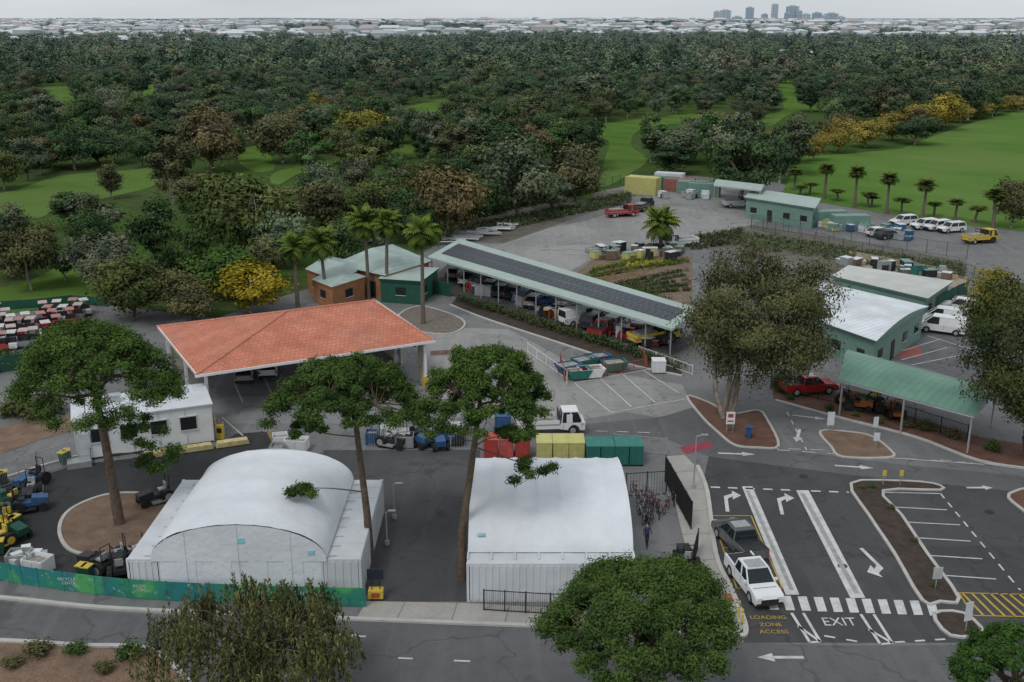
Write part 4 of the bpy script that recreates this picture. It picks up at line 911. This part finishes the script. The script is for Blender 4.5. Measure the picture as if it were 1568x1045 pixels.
for u,m in [(752,REDP),(775,M('red_pink',(.45,.09,.08))),(800,REDP)]: crate(m,1.15,1.6,1.5,m).build('red_bin',(*G(u,697),.03),.02)
for u in (833,858,882): crate(YG,1.22,2.,1.6,YG).build('yellow_bin',(*G(u,702),.03))
for i,u in enumerate((907,929,950,972)): 
    mb=crate(TEAL,1.08,2.,1.6,M('teal_lid',(.05,.2,.17))); mb.build('teal_bin',(*G(u,707),.03))
crate(BLUE,1.4,1.2,1.1,BLUE).build('blue_bin',(*G(770,655),.03))
for u,v,m,w in [(610,678,WHITE,2.),(595,672,WHITE,1.2),(60,876,WHITE,1.6),(32,868,STEEL,1.4),(620,684,STEEL,1.5),(570,678,BLUE,1.),(430,684,WHITE,1.2),(455,690,WHITE,1.8),(425,700,STEEL,1.),(720,672,STEEL,1.2),(700,668,WHITE,1.)]: crate(m,w,1.2,1.0,None).build('storage_crate',(*G(u,v),.03),U(-.3,.3))
mb=MB()
for i in range(9): mb.box((U(-1.4,1.4),U(-.8,.8),.25+U(0,.5)),(U(.4,.9),U(.4,.8),U(.3,.6)),random.choice([WHITE,WC,STEEL]),U(0,3))
mb.build('whitegoods_pile',(*G(45,866),.03))
for u,v,m in [(870,572,BLUE),(895,563,TEAL),(915,558,BLUE),(940,568,TEAL),(905,578,WHITE),(885,580,TEAL)]:
    skip(m,2.6,1.5,1.0).build('skip_bin',(*G(u,v),.03),U(.2,.6))
BR_=M('rust_barrier',(.3,.1,.07))
fence('red_barrier',[(858,556),(864,584),(930,576),(990,566),(984,548)],1.2,BR_,'bars',1.5,0,False,.18); fence('red_barrier',[(925,575),(925,552)],1.2,BR_,'bars',1.5,0,False,.18)
fence('red_barrier',[(660,545),(740,540),(805,548)],.55,M('brown_barrier',(.3,.2,.16)),'panel',1.5)
crate(WHITE,1.3,1.3,1.2,WHITE).build('white_tank',(*G(1008,570),.03))
def cont(u,v,w,m,rz,l=2.4,h=2.5): mb=MB(); container(mb,0,0,w,l,h,m); mb.build('shipping_container',(*G(u,v),.03),rz)
cont(984,297,6.5,YG,-.5,3,3.4); 
for u,v,m in [(1015,290,TEAL),(1040,293,M('cont_red',(.3,.12,.1))),(1060,297,MIDGREEN),(1078,300,MIDGREEN),(1025,283,WC)]: cont(u,v,6,m,-.4)
cont(1265,345,6,MIDGREEN,.1); cont(1300,352,6,MIDGREEN,.1)
def clutter(n,f,mats,name='storage_crate'):
    for i in range(n):
        u,v=f(); crate(random.choice(mats),U(.8,2.2),U(.8,1.6),U(.5,1.4),random.choice([None,WC,MIDGREEN])).build(name,(*G(u,v),.05),U(0,3))
clutter(46,lambda:(lambda u:(u,340+(u-1255)*.13+U(0,12)))(U(1255,1390)),[WHITE,MIDGREEN,STEEL,YG,BLUE,WC])
clutter(34,lambda:(U(905,1050),U(383,400)),[STEEL,MULCH,YG,DARK,WC])
clutter(38,lambda:(lambda s:(690+330*s,432+105*s+U(-6,6)))(U(0,1)),[STEEL,REDP,DARK,DARK,WC,BLUE])
clutter(16,lambda:(U(1010,1100),U(300,306)),[STEEL,MIDGREEN,DARK,WC]); clutter(12,lambda:(U(1150,1180),U(320,332)),[STEEL,MIDGREEN,DARK,WC])
clutter(26,lambda:(lambda u:(u,396+(u-1290)*.17+U(0,12)))(U(1290,1460)),[MULCH,STEEL,TEAL,DARK])
for i in range(26):
    u=U(690,780); v=372-(u-690)*.25+U(-4,6); mb=MB()
    for k in range(3): mb.cyl((-1.8,k*.35,.2+U(0,.3)),(1.8,k*.35,.2+U(0,.3)),.13,.12,STEEL,6)
    mb.build('pipe_stack',(*G(u,v),.05),U(-.2,.3))
TB_=M('timber_edging',(.35,.24,.15))
for i in range(7):
    u0,v0=888+i*10,436-i*5.0
    fence('timber_bed_edge',[(u0,v0),(u0+95,v0-14)],.35,TB_,'panel',3)
for i in range(3): fence('timber_bed_edge',[(1300+10*i,392+5*i),(1450+8*i,420+5*i)],.8,M('pale_timber',(.45,.36,.27),.2,.6),'panel',3)
def wheelie(u,v,col,lid,rz=0):
    mb=MB(); mb.box((0,0,.55),(.48,.52,.9),col,0,1.0); mb.v=[(x*(.8 if z<.3 else 1.08),y*(.8 if z<.3 else 1.08),z) for x,y,z in mb.v]; mb.box((0,-.02,1.04),(.6,.66,.07),lid); mb.cyl((-.28,.26,.12),(.28,.26,.12),.11,.11,TYRE,8); mb.cyl((-.2,.36,1.0),(.2,.36,1.0),.02,.02,DARK,5)
    mb.build('wheelie_bin',(*G(u,v),.06),rz)
for u,v,c,l in [(1146,672,BLUE,BLUE),(98,712,GRNP,YEL),(105,708,GRNP,YEL),(10,818,GRNP,YEL),(18,814,GRNP,YEL),(26,812,GRNP,YEL),(2,850,GRNP,YEL),(128,888,GRNP,YEL),(136,890,GRNP,YEL),(852,492,YEL,YEL),(836,488,DARK,YEL),(0,745,GRNP,YEL),(8,742,GRNP,YEL)]: wheelie(u,v,c,l,U(-.4,.4))
def lamp(u,v,h,name='street_lamp',arm=1.0,rz=0):
    mb=MB(); mb.cyl((0,0,0),(0,0,.3),.18,.16,CONC,8); mb.cyl((0,0,.3),(0,0,h),.06,.04,STEEL,8); mb.cyl((0,0,h-.05),(arm,0,h+.1),.03,.025,STEEL,6); mb.box((arm+.2,0,h+.1),(.5,.2,.08),STEEL); mb.build(name,(*G(u,v),.05),rz)
lamp(1062,748,4.2,arm=.4); lamp(604,795,2.6,arm=.2); lamp(593,835,2.4,arm=.2)
for u,v,h in [(488,600,3)]: 
    mb=MB(); mb.cyl((0,0,0),(0,0,h),.05,.04,STEEL,8); mb.cyl((0,0,0),(0,0,.12),.2,.16,CONC,8); mb.box((0,-.05,h-.15),(.3,.05,.3),DARK); mb.build('light_post',(*G(u,v),.05))
def sign(u,v,w,h,zt,mat,rz=0,name='road_sign',stripe=None,posts=1):
    mb=MB()
    for k in range(posts): mb.cyl(((k-(posts-1)/2)*w*.7,0,0),((k-(posts-1)/2)*w*.7,0,zt),.035,.035,STEEL,6)
    mb.box((0,-.06,zt-h/2),(w,.04,h),mat)
    if stripe: mb.box((0,-.085,zt-h*.3),(w*.6,.01,h*.3),stripe); mb.box((0,-.085,zt-h*.75),(w*.7,.01,h*.12),stripe)
    mb.build(name,(*G(u,v),.08),rz)
sign(1117,664,.75,1.1,1.9,WHITE,0,'speed_sign',REDP,2); sign(1270,664,.6,1.2,1.9,WC,0,'directional_sign',None,2); sign(1338,672,.45,.9,1.9,WC,.2); sign(1352,744,.3,.45,1.2,YEL); sign(1378,744,.3,.45,1.2,YEL); sign(1478,968,.5,1.2,1.9,WC,.3)
sign(1432,903,.6,.8,1.5,M('cabinet_grey',(.45,.47,.45)),.1,'utility_cabinet'); sign(1340,690,.5,.7,1.5,WC)
mb=MB(); 
for k in (0,1): mb.cyl((k*.5,0,0),(k*.5,0,2),.03,.03,BLACK,6)
mb.box((.25,-.04,1.7),(1.0,.05,.7),SOL); mb.box((.25,0,.4),(.9,.6,.5),YEL); mb.box((.25,-.32,.4),(.5,.05,.3),REDP); mb.build('solar_message_trailer',(*G(570,918),.05))
def bollard(u,v,m=YEL,h=1.0):
    mb=MB(); mb.cyl((0,0,0),(0,0,h),.07,.07,m,10); mb.cyl((0,0,h),(0,0,h+.06),.07,.03,m,10); mb.cyl((0,0,h*.7),(0,0,h*.8),.073,.073,WHITE,10,False); mb.build('bollard',(*G(u,v),.04))
for u,v in [(336,668),(342,664),(330,655),(655,606),(1131,945),(1136,958),(415,672)]: bollard(u,v)
mb=MB(); mb.box((0,0,.6),(.6,.5,1.2),YEL); mb.box((0,-.27,.8),(.4,.04,.4),DARK); mb.cyl((0,0,1.2),(0,0,1.8),.03,.03,STEEL); mb.build('payment_kiosk',(*G(338,672),.04))
for u,v in [(1230,730),(1515,785),(1290,868),(1375,836)]:
    mb=MB(); mb.cyl((0,0,0),(0,0,.02),.32,.32,DARK,16); mb.build('manhole_cover',(*G(u,v),.035))
def bike(x,y,rz,col):
    mb=MB()
    for cx in(-.52,.52):
        n=14
        for i in range(n):
            a=2*math.pi*i/n;b=2*math.pi*(i+1)/n; mb.cyl((cx+.34*math.cos(a),0,.36+.34*math.sin(a)),(cx+.34*math.cos(b),0,.36+.34*math.sin(b)),.025,.025,TYRE,4,False)
    for p,q in [((-.52,.36),(-.1,.36)),((-.52,.36),(-.2,.78)),((-.1,.36),(-.22,.9)),((-.1,.36),(.38,.8)),((-.2,.78),(.36,.85)),((.52,.36),(.34,1.0))]: mb.cyl((p[0],0,p[1]),(q[0],0,q[1]),.025,.025,col,5)
    mb.box((-.23,0,.93),(.25,.14,.06),DARK); mb.cyl((.33,-.28,1.02),(.33,.28,1.02),.02,.02,DARK,5); mb.build('bicycle',(x,y,.05),rz)
for i in range(18):
    u,v=random.choice([(985,775),(978,765),(1000,790),(990,785),(1018,778),(1025,770),(988,800)]); x,y=G(u+U(-8,8),v+U(-8,8)); bike(x,y,U(-.5,.8)+1.2,random.choice([STEEL,M('dull_magenta',(.2,.07,.15)),STEEL,DARK,M('dull_red',(.22,.05,.04))]))
mb=MB()
for i in range(8): mb.cyl((i*.5,0,0),(i*.5,0,.8),.025,.025,STEEL,6); mb.cyl((i*.5,.7,0),(i*.5,.7,.8),.025,.025,STEEL,6); mb.cyl((i*.5,0,.8),(i*.5,.7,.8),.025,.025,STEEL,6)
mb.build('bicycle_rack',(*G(972,778),.03),.1)
# person
def person(u,v,rz,top,bot):
    J=[(0,0,.95),(0,0,1.2),(0,0,1.42),(0,0,1.52),(0,.0,1.66),(.1,0,.9),(.12,.05,.5),(.13,.16,.07),(.13,.0,.03),(-.1,0,.9),(-.12,-.1,.5),(-.12,-.22,.08),(-.12,-.36,.04),(.19,0,1.4),(.25,-.08,1.12),(.24,-.22,.9),(.24,-.28,.82),(-.19,0,1.4),(-.25,.04,1.12),(-.25,-.02,.88),(-.25,-.05,.8)]
    rd=[.14,.15,.14,.055,.1,.09,.065,.045,.04,.09,.065,.045,.04,.06,.045,.035,.03,.06,.045,.035,.03]
    Ed=[(0,1),(1,2),(2,3),(3,4),(0,5),(5,6),(6,7),(7,8),(0,9),(9,10),(10,11),(11,12),(2,13),(13,14),(14,15),(15,16),(2,17),(17,18),(18,19),(19,20)]
    me=bpy.data.meshes.new('pedestrian'); me.from_pydata(J,Ed,[])
    ob=place('tmp',me); ob.modifiers.new('s','SKIN'); sm=ob.modifiers.new('ss','SUBSURF'); sm.levels=1; sm.render_levels=1
    if len(me.skin_vertices):
        for i,r in enumerate(rd): me.skin_vertices[0].data[i].radius=(r,r*.85)
        me.skin_vertices[0].data[0].use_root=True
    dg=bpy.context.evaluated_depsgraph_get(); m2=bpy.data.meshes.new_from_object(ob.evaluated_get(dg)); bpy.data.objects.remove(ob)
    m2.materials.clear(); [m2.materials.append(m) for m in (top,bot,M('skin',(.42,.26,.18)),M('hair',(.04,.025,.02)))]
    for p in m2.polygons:
        z=p.center.z; x=abs(p.center.x); p.use_smooth=True
        p.material_index=3 if z>1.68 or (z>1.6 and p.center.y>.03) else (2 if z>1.5 or (x>.2 and z<.93 and z>.7) else (0 if z>.95 else (1 if z>.1 else 3)))
    return place('pedestrian',m2,(*G(u,v),.03),rz)
person(990,838,.4,M('navy_shirt',(.05,.06,.1)),M('dark_trousers',(.03,.03,.04))); person(853,494,2,M('hivis',(.6,.35,.03)),M('dark_trousers',(.03,.03,.04)))
# ---------------------------------------------------------------- camera, light, world
sc=bpy.context.scene
cam=bpy.data.cameras.new('camera'); co=bpy.data.objects.new('camera',cam); COL.objects.link(co); co.location=(0,0,CH); co.rotation_euler=(math.pi/2-PITCH,0,0)
cam.sensor_width=36; cam.lens=36*F/1568; cam.clip_end=40000; cam.clip_start=.5; sc.camera=co
az=math.radians(215); el=math.radians(55)
sun=bpy.data.lights.new('sun','SUN'); sun.energy=1.1; sun.angle=math.radians(18); sun.color=(1,.985,.96); so=bpy.data.objects.new('sun',sun); COL.objects.link(so)
so.rotation_euler=Vector((math.sin(az)*math.cos(el),math.cos(az)*math.cos(el),math.sin(el))).to_track_quat('Z','Y').to_euler()
w=bpy.data.worlds.new('World'); sc.world=w; w.use_nodes=True; nt=w.node_tree; nt.nodes.clear()
o=N(nt,'ShaderNodeOutputWorld'); bg=N(nt,'ShaderNodeBackground'); sk=N(nt,'ShaderNodeTexSky'); sk.sky_type='NISHITA'; sk.sun_disc=False; sk.sun_elevation=el; sk.sun_rotation=az; sk.air_density=1.; sk.dust_density=1.; sk.ozone_density=1.
hs=N(nt,'ShaderNodeHueSaturation'); hs.inputs['Saturation'].default_value=.5; nt.links.new(sk.outputs[0],hs.inputs['Color'])
# overcast cloud layer over the clear sky
tcw=N(nt,'ShaderNodeTexCoord').outputs['Generated']; mp=N(nt,'ShaderNodeMapping'); mp.inputs['Scale'].default_value=(1,1,6); nt.links.new(tcw,mp.inputs[0])
cl=mixc(nt,rmap(nt,noise(nt,mp.outputs[0],2.5,5,.55),.35,.7),(4.9,5.3,5.65),(6.0,6.35,6.6))
cc=mixc(nt,.85,hs.outputs[0],cl)
nt.links.new(cc,bg.inputs[0]); bg.inputs[1].default_value=.12; nt.links.new(bg.outputs[0],o.inputs[0])
sc.view_settings.view_transform='Standard'; sc.view_settings.look='None'; sc.view_settings.exposure=0
print('trees',cnt)
